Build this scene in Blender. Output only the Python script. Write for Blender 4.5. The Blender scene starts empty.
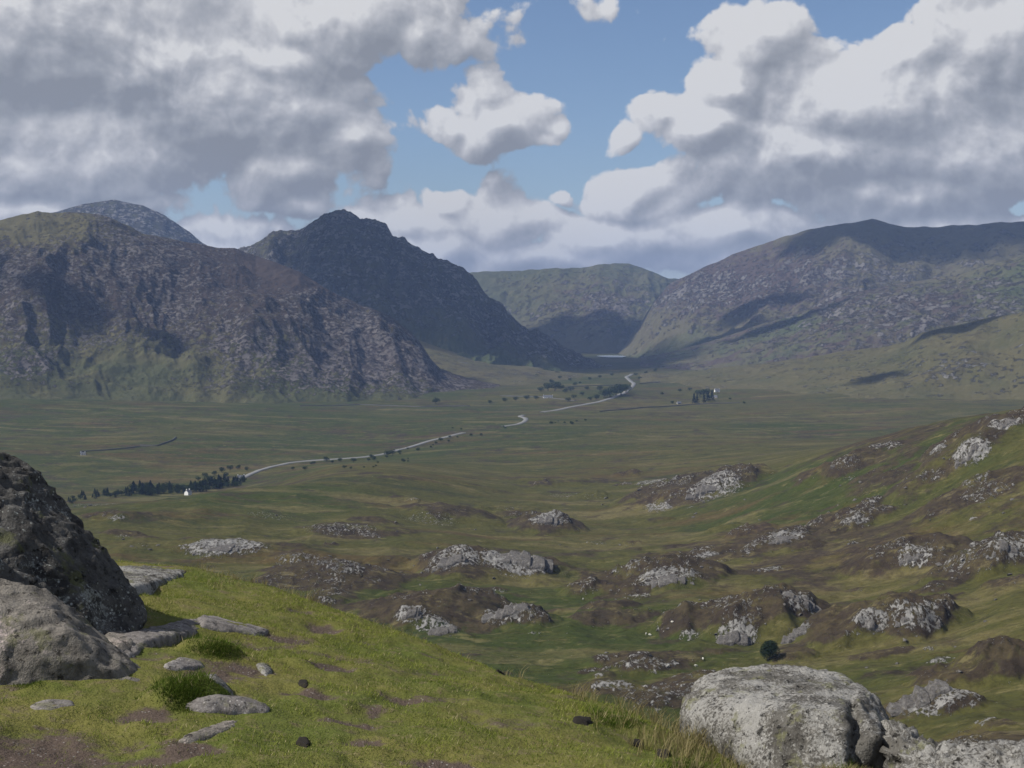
import bpy, bmesh, math, random
import numpy as np
from mathutils import Vector

rng = np.random.default_rng(7)
random.seed(7)
C = bpy.context.scene.collection
scene = bpy.context.scene
F = 1407.0                      # focal length in pixels of the 1024 wide photograph
PITCH = math.atan(65.0 / F)     # camera looks slightly down
CAMZ = 1.6
SUN_AZ = math.radians(-103)      # from the view direction (+Y), negative = left
SUN_EL = math.radians(46)
SUNV = np.array([math.sin(SUN_AZ) * math.cos(SUN_EL), math.cos(SUN_AZ) * math.cos(SUN_EL), math.sin(SUN_EL)])


# ---------------------------------------------------------------- where a direction of sight goes
def ray(px, py):
    px = np.asarray(px, float); py = np.asarray(py, float)
    x = (px - 512) / F; u = (384 - py) / F
    fy = math.cos(PITCH) + u * math.sin(PITCH)
    fz = -math.sin(PITCH) + u * math.cos(PITCH)
    h = np.hypot(x, fy)
    return np.arctan2(x, fy), fz / h      # azimuth, tangent of elevation


def P(px, py, d):
    az, t = ray(px, py)
    return (float(d * math.sin(az)), float(d * math.cos(az)), float(CAMZ + d * t))


# ---------------------------------------------------------------- noise
def _h(ix, iy, iz, seed):
    n = (ix * 374761393 + iy * 668265263 + iz * 2147483647 + seed * 1274126177) & 0xffffffff
    n = ((n ^ (n >> 13)) * 1274126177) & 0xffffffff
    n = ((n ^ (n >> 16)) * 2246822519) & 0xffffffff
    return ((n ^ (n >> 15)) & 0xffffff) / float(0xffffff)


def vnoise(x, y, z=0.0, seed=0):
    x, y, z = np.broadcast_arrays(np.asarray(x, float), np.asarray(y, float), np.asarray(z, float))
    fx = np.floor(x); fy = np.floor(y); fz = np.floor(z)
    ix = fx.astype(np.int64); iy = fy.astype(np.int64); iz = fz.astype(np.int64)
    tx = x - fx; ty = y - fy; tz = z - fz
    tx = tx * tx * tx * (tx * (tx * 6 - 15) + 10); ty = ty * ty * ty * (ty * (ty * 6 - 15) + 10); tz = tz * tz * tz * (tz * (tz * 6 - 15) + 10)
    r = 0
    for dz in (0, 1):
        wz = tz if dz else 1 - tz
        if dz and not np.any(tz > 0): continue
        for dy in (0, 1):
            wy = ty if dy else 1 - ty
            for dx in (0, 1):
                wx = tx if dx else 1 - tx
                r = r + _h(ix + dx, iy + dy, iz + dz, seed) * wx * wy * wz
    return r * 2 - 1


def fbm(x, y, z=0.0, oct=5, seed=0, gain=0.5, ridged=False):
    a, s, tot = 1.0, 0.0, 0.0
    x = np.asarray(x, float); y = np.asarray(y, float); z = np.asarray(z, float)
    for i in range(oct):
        n = vnoise(x, y, z, seed + i * 17)
        if ridged: n = 1 - 2 * np.abs(n)
        s = s + a * n; tot += a; a *= gain
        x, y, z = (x * 0.8 - y * 0.6) * 2.03 + 11.3, (x * 0.6 + y * 0.8) * 2.03 + 5.7, z * 2.03 + 3.1
    return s / tot


def sstep(a, b, x):
    t = np.clip((x - a) / (b - a), 0, 1)
    return t * t * (3 - 2 * t)


# ---------------------------------------------------------------- scene helpers
def tag(o, label=None, cat=None, group=None, kind=None):
    if label: o['label'] = label
    if cat: o['category'] = cat
    if group: o['group'] = group
    if kind: o['kind'] = kind
    return o


def mesh_from(name, verts, faces, mat=None, parent=None, attrs=None, smooth=True, link=True):
    verts = np.asarray(verts, dtype=np.float32).reshape(-1, 3)
    me = bpy.data.meshes.new(name)
    me.vertices.add(len(verts)); me.vertices.foreach_set('co', verts.ravel())
    if isinstance(faces, np.ndarray):
        k = faces.shape[1]; n = faces.shape[0]
        me.loops.add(n * k); me.loops.foreach_set('vertex_index', faces.astype(np.int32).ravel())
        me.polygons.add(n)
        me.polygons.foreach_set('loop_start', np.arange(0, n * k, k, dtype=np.int32))
        me.update(calc_edges=True)
    else:
        me.clear_geometry(); me.from_pydata([tuple(map(float, v)) for v in verts], [], faces); me.update()
    if attrs:
        for k_, v in attrs.items():
            a = me.attributes.new(k_, 'FLOAT', 'POINT'); a.data.foreach_set('value', np.asarray(v, dtype=np.float32).ravel())
    if smooth: me.polygons.foreach_set('use_smooth', np.ones(len(me.polygons), dtype=bool))
    if mat:
        for m in (mat if isinstance(mat, (list, tuple)) else [mat]): me.materials.append(m)
    me.validate()
    o = bpy.data.objects.new(name, me)
    if link: C.objects.link(o)
    if parent: o.parent = parent
    return o


def grid_faces(nr, nc):
    i = np.arange(nr - 1)[:, None] * nc + np.arange(nc - 1)[None, :]
    return np.stack([i, i + 1, i + nc + 1, i + nc], -1).reshape(-1, 4)


# ---------------------------------------------------------------- shader helpers
class NT:
    def __init__(s, tree): s.t = tree; s.n = tree.nodes; s.l = tree.links
    def node(s, typ, **kw):
        n = s.n.new(typ)
        for k, v in kw.items(): setattr(n, k, v)
        return n
    def put(s, sock, v):
        if hasattr(v, 'is_output') or isinstance(v, bpy.types.NodeSocket): s.l.new(v, sock)
        elif v is not None: sock.default_value = v
    def math(s, op, a, b=None, c=None, clamp=False):
        n = s.node('ShaderNodeMath', operation=op, use_clamp=clamp)
        s.put(n.inputs[0], a)
        if b is not None: s.put(n.inputs[1], b)
        if c is not None: s.put(n.inputs[2], c)
        return n.outputs[0]
    def vmath(s, op, a, b=None, scale=None, out=0):
        n = s.node('ShaderNodeVectorMath', operation=op)
        s.put(n.inputs[0], a)
        if b is not None: s.put(n.inputs[1], b)
        if scale is not None: s.put(n.inputs['Scale'], scale)
        return n.outputs[out]
    def mix(s, f, a, b, blend='MIX'):
        n = s.node('ShaderNodeMix', data_type='RGBA', blend_type=blend); n.clamp_factor = True
        s.put(n.inputs[0], f)
        s.put(n.inputs[6], a if not isinstance(a, tuple) else (*a, 1) if len(a) == 3 else a)
        s.put(n.inputs[7], b if not isinstance(b, tuple) else (*b, 1) if len(b) == 3 else b)
        return n.outputs[2]
    def noise(s, vec, scale, detail=5, rough=0.55, dist=0.0, lac=2.0, dim='3D'):
        n = s.node('ShaderNodeTexNoise', noise_dimensions=dim); s.put(n.inputs['Vector'], vec)
        n.inputs['Scale'].default_value = scale; n.inputs['Detail'].default_value = detail
        n.inputs['Roughness'].default_value = rough; n.inputs['Distortion'].default_value = dist
        n.inputs['Lacunarity'].default_value = lac
        return n.outputs[0]
    def vor(s, vec, scale, feature='F1', out=0, rand=1.0, detail=0.0, dim='3D'):
        n = s.node('ShaderNodeTexVoronoi', feature=feature, voronoi_dimensions=dim); s.put(n.inputs['Vector'], vec)
        n.inputs['Scale'].default_value = scale
        if 'Randomness' in n.inputs: n.inputs['Randomness'].default_value = rand
        if detail and 'Detail' in n.inputs: n.inputs['Detail'].default_value = detail
        return n.outputs[out]
    def step(s, x, a, b):
        n = s.node('ShaderNodeMapRange', interpolation_type='SMOOTHSTEP')
        s.put(n.inputs[0], x); s.put(n.inputs[1], a); s.put(n.inputs[2], b)
        return n.outputs[0]
    def attr(s, name):
        n = s.node('ShaderNodeAttribute'); n.attribute_name = name; return n.outputs['Fac']
    def scale(s, vec, sx, sy, sz): return s.vmath('MULTIPLY', vec, (sx, sy, sz))


def material(name, rough=0.95, spec=0.15):
    m = bpy.data.materials.new(name); m.use_nodes = True
    t = m.node_tree; t.nodes.clear(); k = NT(t)
    out = k.node('ShaderNodeOutputMaterial'); b = k.node('ShaderNodeBsdfPrincipled')
    b.inputs['Roughness'].default_value = rough; b.inputs['Specular IOR Level'].default_value = spec
    t.links.new(b.outputs[0], out.inputs[0])
    k.b = b; k.out = out; k.m = m
    k.pos = k.node('ShaderNodeNewGeometry').outputs['Position']
    k.obj = k.node('ShaderNodeTexCoord').outputs['Object']
    return k


def finish(k, col, height=None, dist=1.0, strength=1.0):
    k.put(k.b.inputs['Base Color'], col)
    if height is not None:
        bp = k.node('ShaderNodeBump'); bp.inputs['Strength'].default_value = strength
        bp.inputs['Distance'].default_value = dist
        k.put(bp.inputs['Height'], height); k.l.new(bp.outputs[0], k.b.inputs['Normal'])
    return k.m


def plain(name, col, rough=0.8, spec=0.2, vary=0.0, scale=3.0):
    k = material(name, rough, spec)
    c = (*col, 1)
    if vary:
        n = k.noise(k.obj, scale, 4)
        c = k.mix(n, tuple(max(0, v * (1 - vary)) for v in col), tuple(v * (1 + vary) for v in col))
    return finish(k, c)
EXPO = 0.15
SKY_STR = 0.1
CLOUD_GAIN = 1.0
SKY_TINT = (.76, .79, .88)
HAZE = 4.5e-5
HAZE_COL = (.38, .56, 1.0, 1)
# ================================================================ camera, sun, sky
cam_d = bpy.data.cameras.new('camera'); cam = bpy.data.objects.new('camera', cam_d); C.objects.link(cam)
cam_d.sensor_width = 36; cam_d.lens = 36 * F / 1024; cam_d.clip_start = 0.1; cam_d.clip_end = 120000
cam.location = (0, 0, CAMZ); cam.rotation_euler = (math.pi / 2 - PITCH, 0, 0)
scene.camera = cam

sd = bpy.data.lights.new('sun', 'SUN'); sun = bpy.data.objects.new('sun', sd); C.objects.link(sun)
sd.energy = 5.0; sd.angle = math.radians(0.6); sd.color = (1.0, 0.955, 0.88)
sun.rotation_euler = Vector(SUNV).to_track_quat('Z', 'Y').to_euler(); sun.location = (-50, 20, 80)

scene.view_settings.view_transform = 'Standard'; scene.view_settings.look = 'None'
scene.view_settings.exposure = EXPO; scene.view_settings.gamma = 1
scene.cycles.use_denoising = True
scene.cycles.max_bounces = 5; scene.cycles.diffuse_bounces = 3; scene.cycles.volume_bounces = 0
scene.cycles.transparent_max_bounces = 16
scene.cycles.sample_clamp_indirect = 4

# blobs of cumulus on the sky: (px, py, rx, ry, weight) as seen from the knoll, kept as azimuth / elevation
CLOUDS = [
    (60, 30, 300, 130, 1.2), (330, 10, 160, 80, 1.1), (225, 100, 200, 95, 1.2), (60, 150, 210, 80, 1.1), (150, 60, 200, 100, 1.2),
    (420, 32, 66, 52, .85), (352, 150, 56, 64, .85), (295, 180, 90, 40, .8), (215, 230, 72, 28, .8), (300, 208, 50, 18, .5), (130, 200, 100, 24, .6), (270, 60, 120, 70, 1.0),
    (492, 130, 84, 40, .9), (455, 126, 56, 30, .75), (535, 138, 48, 28, .75), (490, 95, 34, 34, .75), (470, 105, 34, 30, .7),
    (600, 8, 80, 24, .6),
    (880, 100, 170, 80, 1.15), (765, 25, 62, 56, .9), (985, 30, 110, 80, 1.1), (900, 60, 110, 60, 1.0), (700, 135, 76, 50, 1.0),
    (655, 115, 56, 34, .8), (620, 135, 34, 26, .7), (800, 165, 190, 62, 1.1), (980, 160, 120, 70, 1.1), (640, 190, 90, 40, .9), (740, 90, 60, 50, .9),
    (215, 245, 120, 44, .9), (60, 215, 180, 40, .8), (420, 250, 130, 34, .9), (560, 258, 150, 26, .6), (800, 255, 240, 40, .8), (960, 235, 200, 40, 1.0), (500, 125, 80, 45, 1.0), (545, 130, 40, 26, .8),
    (410, 225, 90, 32, .85), (450, 205, 40, 24, .8), (520, 222, 90, 38, .9), (600, 235, 110, 40, .9), (740, 235, 160, 42, .9), (900, 205, 160, 45, .9), (560, 195, 30, 18, .6),
]


def cloud_group():
    g = bpy.data.node_groups.new('cloud_density', 'ShaderNodeTree')
    g.interface.new_socket('Vector', in_out='INPUT', socket_type='NodeSocketVector')
    g.interface.new_socket('Value', in_out='OUTPUT', socket_type='NodeSocketFloat')
    g.interface.new_socket('Soft', in_out='OUTPUT', socket_type='NodeSocketFloat')
    k = NT(g); gi = k.node('NodeGroupInput'); go = k.node('NodeGroupOutput')
    v = gi.outputs[0]
    # warp the outline
    w = k.node('ShaderNodeTexNoise'); k.put(w.inputs['Vector'], v); w.noise_dimensions = '2D'; w.inputs['Scale'].default_value = 10; w.inputs['Detail'].default_value = 2
    wv = k.vmath('SCALE', k.vmath('SUBTRACT', w.outputs['Color'], (.5, .5, .5)), scale=0.035)
    vw = k.vmath('ADD', v, wv)
    acc = None
    for (px, py, rx, ry, wt) in CLOUDS:
        az, t = ray(px, py); el = math.atan(t)
        d = k.vmath('MULTIPLY', k.vmath('SUBTRACT', vw, (float(az), float(el), 0)), (F / rx, F / ry, 0))
        r = k.vmath('LENGTH', d, out=1)
        f = k.math('MULTIPLY_ADD', r, -wt * 1.05, wt)
        acc = f if acc is None else k.math('SMOOTH_MAX', acc, f, 0.10)
    # clouds in the rest of the sky
    far = k.noise(k.scale(v, 1, 2.2, 1), 2.2, 1, dim='2D')
    sx = k.node('ShaderNodeSeparateXYZ'); k.put(sx.inputs[0], v)
    away = k.math('MAXIMUM', k.step(k.math('ABSOLUTE', sx.outputs[0]), .40, .55), k.step(sx.outputs[1], .25, .33))
    acc = k.math('MAXIMUM', acc, k.math('MULTIPLY', away, k.math('MULTIPLY_ADD', far, 5.0, -2.3)))
    soft = k.math('MULTIPLY_ADD', k.math('SUBTRACT', k.noise(k.scale(v, 1, 1.3, 1), 9, 1.5, .5, dim='2D'), .5), .85, acc)
    v1 = k.vor(k.scale(vw, 1, 1.1, 1), 24, 'F1', detail=3.5, dim='2D')
    n1 = k.noise(v, 30, 5, .58, dim='2D')
    s = k.math('MULTIPLY_ADD', k.math('SUBTRACT', n1, .5), .55, soft)
    s = k.math('MULTIPLY_ADD', k.math('SUBTRACT', .42, v1), .38, s)
    k.put(go.inputs[0], s); k.put(go.inputs[1], soft)
    return g


w = bpy.data.worlds.new('World'); scene.world = w; w.use_nodes = True
t = w.node_tree; t.nodes.clear(); k = NT(t)
wout = k.node('ShaderNodeOutputWorld'); bg = k.node('ShaderNodeBackground'); bg.inputs[1].default_value = SKY_STR
k.l.new(bg.outputs[0], wout.inputs[0])
sky = k.node('ShaderNodeTexSky', sky_type='NISHITA'); sky.sun_disc = False
sky.sun_elevation = SUN_EL; sky.sun_rotation = SUN_AZ
sky.altitude = 400; sky.air_density = 1.0; sky.dust_density = 0.6; sky.ozone_density = 1.5
gen = k.node('ShaderNodeTexCoord').outputs['Generated']
sep = k.node('ShaderNodeSeparateXYZ'); k.put(sep.inputs[0], k.vmath('NORMALIZE', gen))
azm = k.math('ARCTAN2', sep.outputs[0], sep.outputs[1]); el = k.math('ARCSINE', sep.outputs[2])
cmb = k.node('ShaderNodeCombineXYZ'); k.put(cmb.inputs[0], azm); k.put(cmb.inputs[1], el)
uv = cmb.outputs[0]
G = cloud_group()


def dens(vec):
    n = k.node('ShaderNodeGroup'); n.node_tree = G; k.put(n.inputs[0], vec); return n.outputs


D0, S0 = dens(uv)
D1, S1 = dens(k.vmath('ADD', uv, (-.005, .008, 0)))
D2, S2 = dens(k.vmath('ADD', uv, (-.016, .040, 0)))
alpha = k.step(D0, -.03, .10)
rim = k.math('MULTIPLY', k.math('SUBTRACT', D0, D1), 1.6)
big = k.math('MULTIPLY', k.math('SUBTRACT', S0, S2), .55)
thick = k.step(D0, .10, .75)
lum = k.math('ADD', k.math('ADD', rim, big), k.math('MULTIPLY_ADD', thick, -.17, .60))  # lit tops and shaded bases of the clouds, painted from density offsets
# toward the horizon clouds are seen through more air
lum = k.math('MAXIMUM', k.math('MINIMUM', lum, 1.0), 0.0)
S = 1.0 / SKY_STR
ramp = k.node('ShaderNodeValToRGB'); k.put(ramp.inputs[0], lum)
cr = ramp.color_ramp
stops = [(0.0, (.23, .245, .275)), (0.30, (.295, .31, .34)), (0.55, (.375, .385, .415)), (0.8, (.50, .505, .525)), (1.0, (.63, .63, .635))]
cr.elements[0].position = 0; cr.elements[0].color = (*stops[0][1], 1)
cr.elements[1].position = 1; cr.elements[1].color = (*stops[-1][1], 1)
for p_, c_ in stops[1:-1]:
    e = cr.elements.new(p_); e.color = (*c_, 1)
ccol = k.vmath('SCALE', ramp.outputs[0], scale=S * CLOUD_GAIN)
lowhaze = k.step(el, .10, .0)
skyc = k.mix(1.0, sky.outputs[0], SKY_TINT, 'MULTIPLY')
skyc = k.mix(k.math('MULTIPLY', lowhaze, .55), skyc, tuple(v * S for v in (.34, .40, .48)))
ccol = k.mix(k.math('MULTIPLY', lowhaze, .18), ccol, tuple(v * S for v in (.34, .38, .44)))
k.put(bg.inputs[0], k.mix(alpha, skyc, ccol))
w.cycles.sampling_method = 'MANUAL'; w.cycles.sample_map_resolution = 512
# ================================================================ the lie of the land
def tps_fit(u, v, z, lam=1e-4):
    n = len(u)
    r = np.hypot(u[:, None] - u[None], v[:, None] - v[None])
    K = np.where(r > 0, r * r * np.log(r + 1e-12), 0) + lam * np.eye(n)
    Pm = np.stack([np.ones(n), u, v], 1)
    A = np.block([[K, Pm], [Pm.T, np.zeros((3, 3))]])
    w_ = np.linalg.solve(A, np.concatenate([z, np.zeros(3)]))
    return (u, v, w_)


def tps_eval(m, u, v):
    pu, pv, w_ = m
    sh = np.shape(u); u = np.ravel(u); v = np.ravel(v)
    out = np.full(u.shape, w_[-3]) + w_[-2] * u + w_[-1] * v
    for i in range(len(pu)):
        r2 = (u - pu[i]) ** 2 + (v - pv[i]) ** 2
        out += w_[i] * 0.5 * r2 * np.log(r2 + 1e-18)
    return out.reshape(sh)


# knoll in the foreground: (px, py, distance)
NEARP = [(-200, 768, 5.4), (100, 768, 5.6), (400, 768, 5.8), (650, 768, 6.3), (1024, 790, 6.3), (1250, 800, 6.4),
         (130, 632, 8.3), (300, 650, 8.6), (450, 700, 7.6), (-200, 640, 8.5), (250, 700, 6.9),
         (-250, 562, 13), (160, 563, 13), (300, 597, 11.5), (450, 648, 10), (600, 698, 9), (700, 743, 8), (800, 785, 7.3), (1024, 832, 7.0), (1300, 850, 7)]
for px_, zs in ((-250, (.02, -.05)), (200, (.02, -.05)), (600, (-.02, -.14)), (900, (-.06, -.24)), (1300, (-.08, -.28))):
    for dd_, z_ in zip((3.3, 4.4), zs): NEARP.append((px_, 319 + F * (CAMZ - z_) / dd_, dd_))
a_, t_ = ray([p[0] for p in NEARP], [p[1] for p in NEARP]); d_ = np.array([p[2] for p in NEARP])
NEARM = tps_fit(a_ * 1.2, np.log(d_) * .5, CAMZ + d_ * t_, 1e-4)
EDGE_AZ = ray([-400, -250, 160, 300, 450, 600, 700, 800, 1024, 1300], [384] * 10)[0]
EDGE_D = np.array([13, 13, 13, 11.5, 10, 9, 8, 7.3, 7.0, 7.0])
EDGE_T = np.array([.165, .165, .17, .195, .235, .272, .305, .33, .365, .38])

# moor and valley: (px, py, distance)
MIDP = [(700, 768, 420), (1024, 768, 330), (400, 768, 360), (100, 740, 380), (-150, 740, 400), (1250, 768, 300),
        (600, 700, 520), (800, 700, 500), (1024, 700, 430), (1250, 700, 400), (300, 690, 540), (0, 690, 560),
        (450, 650, 620), (700, 650, 620), (1024, 650, 520), (0, 640, 700), (200, 640, 680),
        (300, 600, 750), (500, 600, 750), (700, 600, 730), (900, 600, 700), (1024, 600, 620), (0, 590, 850), (1250, 600, 600),
        (150, 550, 930), (400, 550, 950), (700, 550, 950), (1024, 550, 760), (-150, 550, 950), (1250, 540, 740), (850, 540, 900),
        (75, 508, 1180), (150, 502, 1230), (250, 490, 1300), (320, 478, 1420), (-150, 512, 1150), (-50, 510, 1170), (150, 505, 1400), (250, 497, 1450), (0, 520, 1350),
        (300, 510, 1150), (500, 500, 1350), (700, 500, 1300), (900, 495, 1000), (1024, 485, 880), (1250, 470, 850),
        (350, 463, 1650), (500, 467, 1750), (700, 468, 1600), (820, 462, 1250), (900, 446, 1120), (1024, 432, 1000), (1250, 420, 1000),
        (0, 482, 1900), (0, 499, 1650), (150, 497, 1700), (240, 483, 1800), (200, 491, 1740), (-200, 482, 1900), (300, 464, 2000), (380, 455, 2100), (200, 465, 2020),
        (0, 440, 2350), (200, 440, 2300), (463, 434, 2330), (560, 441, 2150), (700, 440, 2100), (850, 441, 2060), (1024, 430, 2200), (1250, 430, 2200),
        (0, 415, 2750), (300, 415, 2750), (521, 421, 2580), (700, 420, 2650), (900, 419, 2650), (1100, 415, 2700),
        (0, 398, 3050), (300, 402, 3050), (600, 401, 3100), (900, 400, 3100), (1200, 398, 3100), (-300, 400, 3000),
        (450, 388, 3650), (600, 386, 3700), (800, 386, 3700), (0, 385, 3700), (1100, 384, 3800),
        (600, 372, 4650), (300, 372, 4650), (900, 371, 4650), (600, 358, 6300), (600, 351, 7600), (0, 356, 6500), (1100, 356, 6500), (600, 349, 9000), (0, 349, 9000), (1100, 349, 9000)]
a_, t_ = ray([p[0] for p in MIDP], [p[1] for p in MIDP]); d_ = np.array([p[2] for p in MIDP], float)
MIDM = tps_fit(a_ * 1.2, np.log(d_) * .5, CAMZ + d_ * t_, 3e-4)


def near_z(az, d):
    az = np.asarray(az, float); d = np.asarray(d, float)
    azc = np.clip(az, EDGE_AZ[0], EDGE_AZ[-1])
    de = np.interp(azc, EDGE_AZ, EDGE_D) - .35
    dc = np.clip(np.minimum(d, de), 3.5, 20)
    z = tps_eval(NEARM, azc * 1.2, np.log(dc) * .5)
    z = np.where(d < 3.5, z * (d / 3.5) + (1 - d / 3.5) * 0.0, z)
    x = np.maximum(d - de, 0)
    s0 = np.interp(azc, EDGE_AZ, EDGE_T) - .06
    xk = (0.68 - s0) / 0.16
    drop = np.where(x < xk, s0 * x + .08 * x * x, s0 * xk + .08 * xk * xk + .68 * (x - xk))
    return z - drop


def mid_z0(az, d):
    azc = np.clip(az, -.62, .62)
    dc = np.clip(d, 330, 9000)
    return tps_eval(MIDM, azc * 1.2, np.log(dc) * .5) - np.maximum(0, 330 - d) * .02


# near ground bumps: (px, py, radius m, height)
TUFTS = [(186, 698, .22, .10), (210, 652, .20, .07), (862, 762, .32, .10), (620, 722, .3, .02)]
MID_ROWS = 1 / np.linspace(1 / 300., 1 / 3600., 640)
DS = np.concatenate([np.array([.05, .5, 1.2, 2.2, 3.0]), np.exp(np.linspace(math.log(3.6), math.log(17), 330)),
                     np.exp(np.linspace(math.log(17.5), math.log(290), 46)), MID_ROWS, np.exp(np.linspace(math.log(3650), math.log(9500), 90)),
                     np.array([10500, 12000, 14000.])])
AZ = np.concatenate([np.linspace(-math.pi, -.5, 26)[:-1], np.linspace(-.5, -.405, 12)[:-1], np.linspace(-.405, .405, 760), np.linspace(.405, .5, 12)[1:], np.linspace(.5, math.pi, 26)[1:]])
LND = np.log(DS)


class Field:
    """a height sheet that can be asked for its height at any azimuth and distance"""
    def __init__(s, z): s.z = z
    def at(s, az, d):
        az = np.asarray(az, float); d = np.asarray(d, float)
        i = np.interp(az, AZ, np.arange(len(AZ))); j = np.interp(d, DS, np.arange(len(DS)))
        i0 = np.clip(i.astype(int), 0, len(AZ) - 2); j0 = np.clip(j.astype(int), 0, len(DS) - 2)
        fi = i - i0; fj = j - j0; z = s.z
        return ((z[j0, i0] * (1 - fi) + z[j0, i0 + 1] * fi) * (1 - fj) + (z[j0 + 1, i0] * (1 - fi) + z[j0 + 1, i0 + 1] * fi) * fj)


A2, D2_ = np.meshgrid(AZ, DS)
X = D2_ * np.sin(A2); Y = D2_ * np.cos(A2)
zn = near_z(A2, D2_)
zm = mid_z0(A2, D2_)
base = np.where(D2_ < 14, zn, np.maximum(zn, zm))
FB = Field(base)


def drop(px, py, field=None, dmin=1.0, dmax=12000, which=0):
    """where the line of sight through a picture point meets the ground (a world position)"""
    f = field or FB
    az, t = ray(px, py); az = float(az); t = float(t)
    d = DS[(DS > dmin) & (DS < dmax)]
    d = np.sort(np.concatenate([d, (d[1:] + d[:-1]) / 2]))
    zz = f.at(np.full(d.shape, az), d)
    g = zz - (CAMZ + d * t)
    hit = np.where((g[1:] >= 0) & (g[:-1] < 0))[0]
    if len(hit) == 0:
        i = int(np.argmax(g)); dd = d[i]
    else:
        i = hit[which]; dd = d[i] + (d[i + 1] - d[i]) * (-g[i]) / (g[i + 1] - g[i])
    return (dd * math.sin(az), dd * math.cos(az), float(f.at(az, dd)), dd)


# ---- knolls of rock and heather on the moor: (px, py of the middle, width px, visible height px, heather 0..1)
DOMES = [(500, 562, 150, 44, .8), (545, 520, 90, 34, .8), (452, 512, 90, 22, .5), (700, 484, 150, 44, .85), (650, 505, 80, 14, .5),
         (785, 540, 90, 26, .8), (725, 552, 70, 16, .8), (655, 573, 135, 52, .85), (765, 605, 165, 82, .95), (888, 612, 135, 72, .95),
         (925, 695, 110, 44, .8), (862, 518, 95, 30, .8), (915, 556, 110, 38, .8), (1012, 548, 110, 60, .8), (950, 465, 110, 44, .55),
         (1000, 425, 110, 26, 1), (850, 460, 90, 24, .6), (330, 578, 160, 34, 1), (430, 606, 170, 54, 1), (515, 615, 75, 40, .9),
         (225, 548, 120, 20, .3), (345, 530, 120, 16, .5), (640, 665, 90, 26, .9), (700, 690, 110, 18, .9), (960, 745, 150, 26, .8), (610, 610, 60, 20, .5),
         (1010, 650, 120, 60, .6), (630, 620, 60, 18, .6), (830, 690, 60, 16, .4), (120, 515, 70, 12, .2), (300, 560, 80, 14, .3), (280, 585, 90, 18, .8),
         (560, 480, 120, 12, .3), (420, 480, 140, 10, .2), (940, 660, 50, 14, .5), (755, 512, 60, 10, .3), (980, 500, 100, 22, .7), (890, 480, 70, 16, .5)]
_r = random.Random(44)
DOMES_BIG = len(DOMES)
for _ in range(150):
    px = _r.uniform(90, 1020); py = _r.uniform(470, 760) ** 1.0
    top_ = np.interp(px, [90, 300, 560, 700, 830, 1024], [515, 500, 470, 462, 450, 425]); lo_ = np.interp(px, [90, 160, 300, 450, 600, 700, 1024], [530, 560, 600, 650, 700, 745, 768])
    if not (top_ < py < lo_): continue
    w_ = _r.uniform(22, 75) * (.6 + (py - 420) / 500)
    DOMES.append((px, py, w_, w_ * _r.uniform(.16, .34), _r.choice((.15, .3, .5, .7, .85))))
# ---- bare rock on them: (px, py, w, h, strength)
ROCKS = [(522, 560, 72, 38, 1), (452, 558, 56, 34, .8), (548, 518, 36, 26, .9), (425, 520, 60, 18, .5), (505, 612, 58, 24, .8), (412, 612, 30, 26, .9),
         (440, 628, 44, 26, .9), (215, 547, 90, 14, 1), (712, 484, 60, 34, .85), (655, 482, 36, 20, .8), (660, 507, 44, 9, .9), (785, 537, 40, 20, 1),
         (708, 556, 30, 16, .9), (745, 553, 24, 14, .7), (668, 575, 62, 30, .9), (632, 563, 24, 16, .8), (640, 598, 30, 14, .7), (735, 634, 44, 34, 1), (802, 600, 50, 24, .8),
         (798, 632, 34, 32, .8), (770, 570, 26, 14, .8), (872, 622, 36, 30, .9), (915, 612, 64, 34, .8), (928, 695, 76, 40, .9), (972, 452, 40, 26, 1), (938, 450, 20, 20, .9),
         (928, 475, 30, 16, .6), (912, 556, 40, 26, .8), (1008, 546, 40, 34, .8), (856, 520, 34, 12, .8), (1004, 424, 40, 16, .9), (845, 461, 40, 14, .6), (885, 445, 70, 7, .7),
         (595, 543, 26, 14, .5), (940, 660, 26, 16, .7), (345, 528, 70, 10, .6), (300, 560, 50, 14, .6), (350, 565, 60, 14, .6), (118, 518, 20, 8, .8), (100, 505, 50, 5, .6),
         (385, 570, 30, 10, .6), (590, 590, 20, 10, .5), (640, 655, 30, 10, .6), (670, 690, 60, 10, .5), (960, 748, 90, 14, .6), (300, 585, 90, 24, .35), (565, 495, 40, 8, .5), (270, 515, 60, 6, .4), (1000, 640, 30, 10, .4)]


for (px, py, w_, h_, hv) in DOMES[DOMES_BIG:]:
    if _r.random() < .62: ROCKS.append((px + _r.uniform(-.3, .3) * w_, py + _r.uniform(-.1, .4) * h_, w_ * _r.uniform(.2, .6), h_ * _r.uniform(.4, .8), _r.uniform(.35, .85)))


def place(px, py, w_, h_):
    x, y, z, d = drop(px, min(py + h_ * .38, 767), dmin=280)
    return x, y, z, d, w_ * d / F


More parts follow.
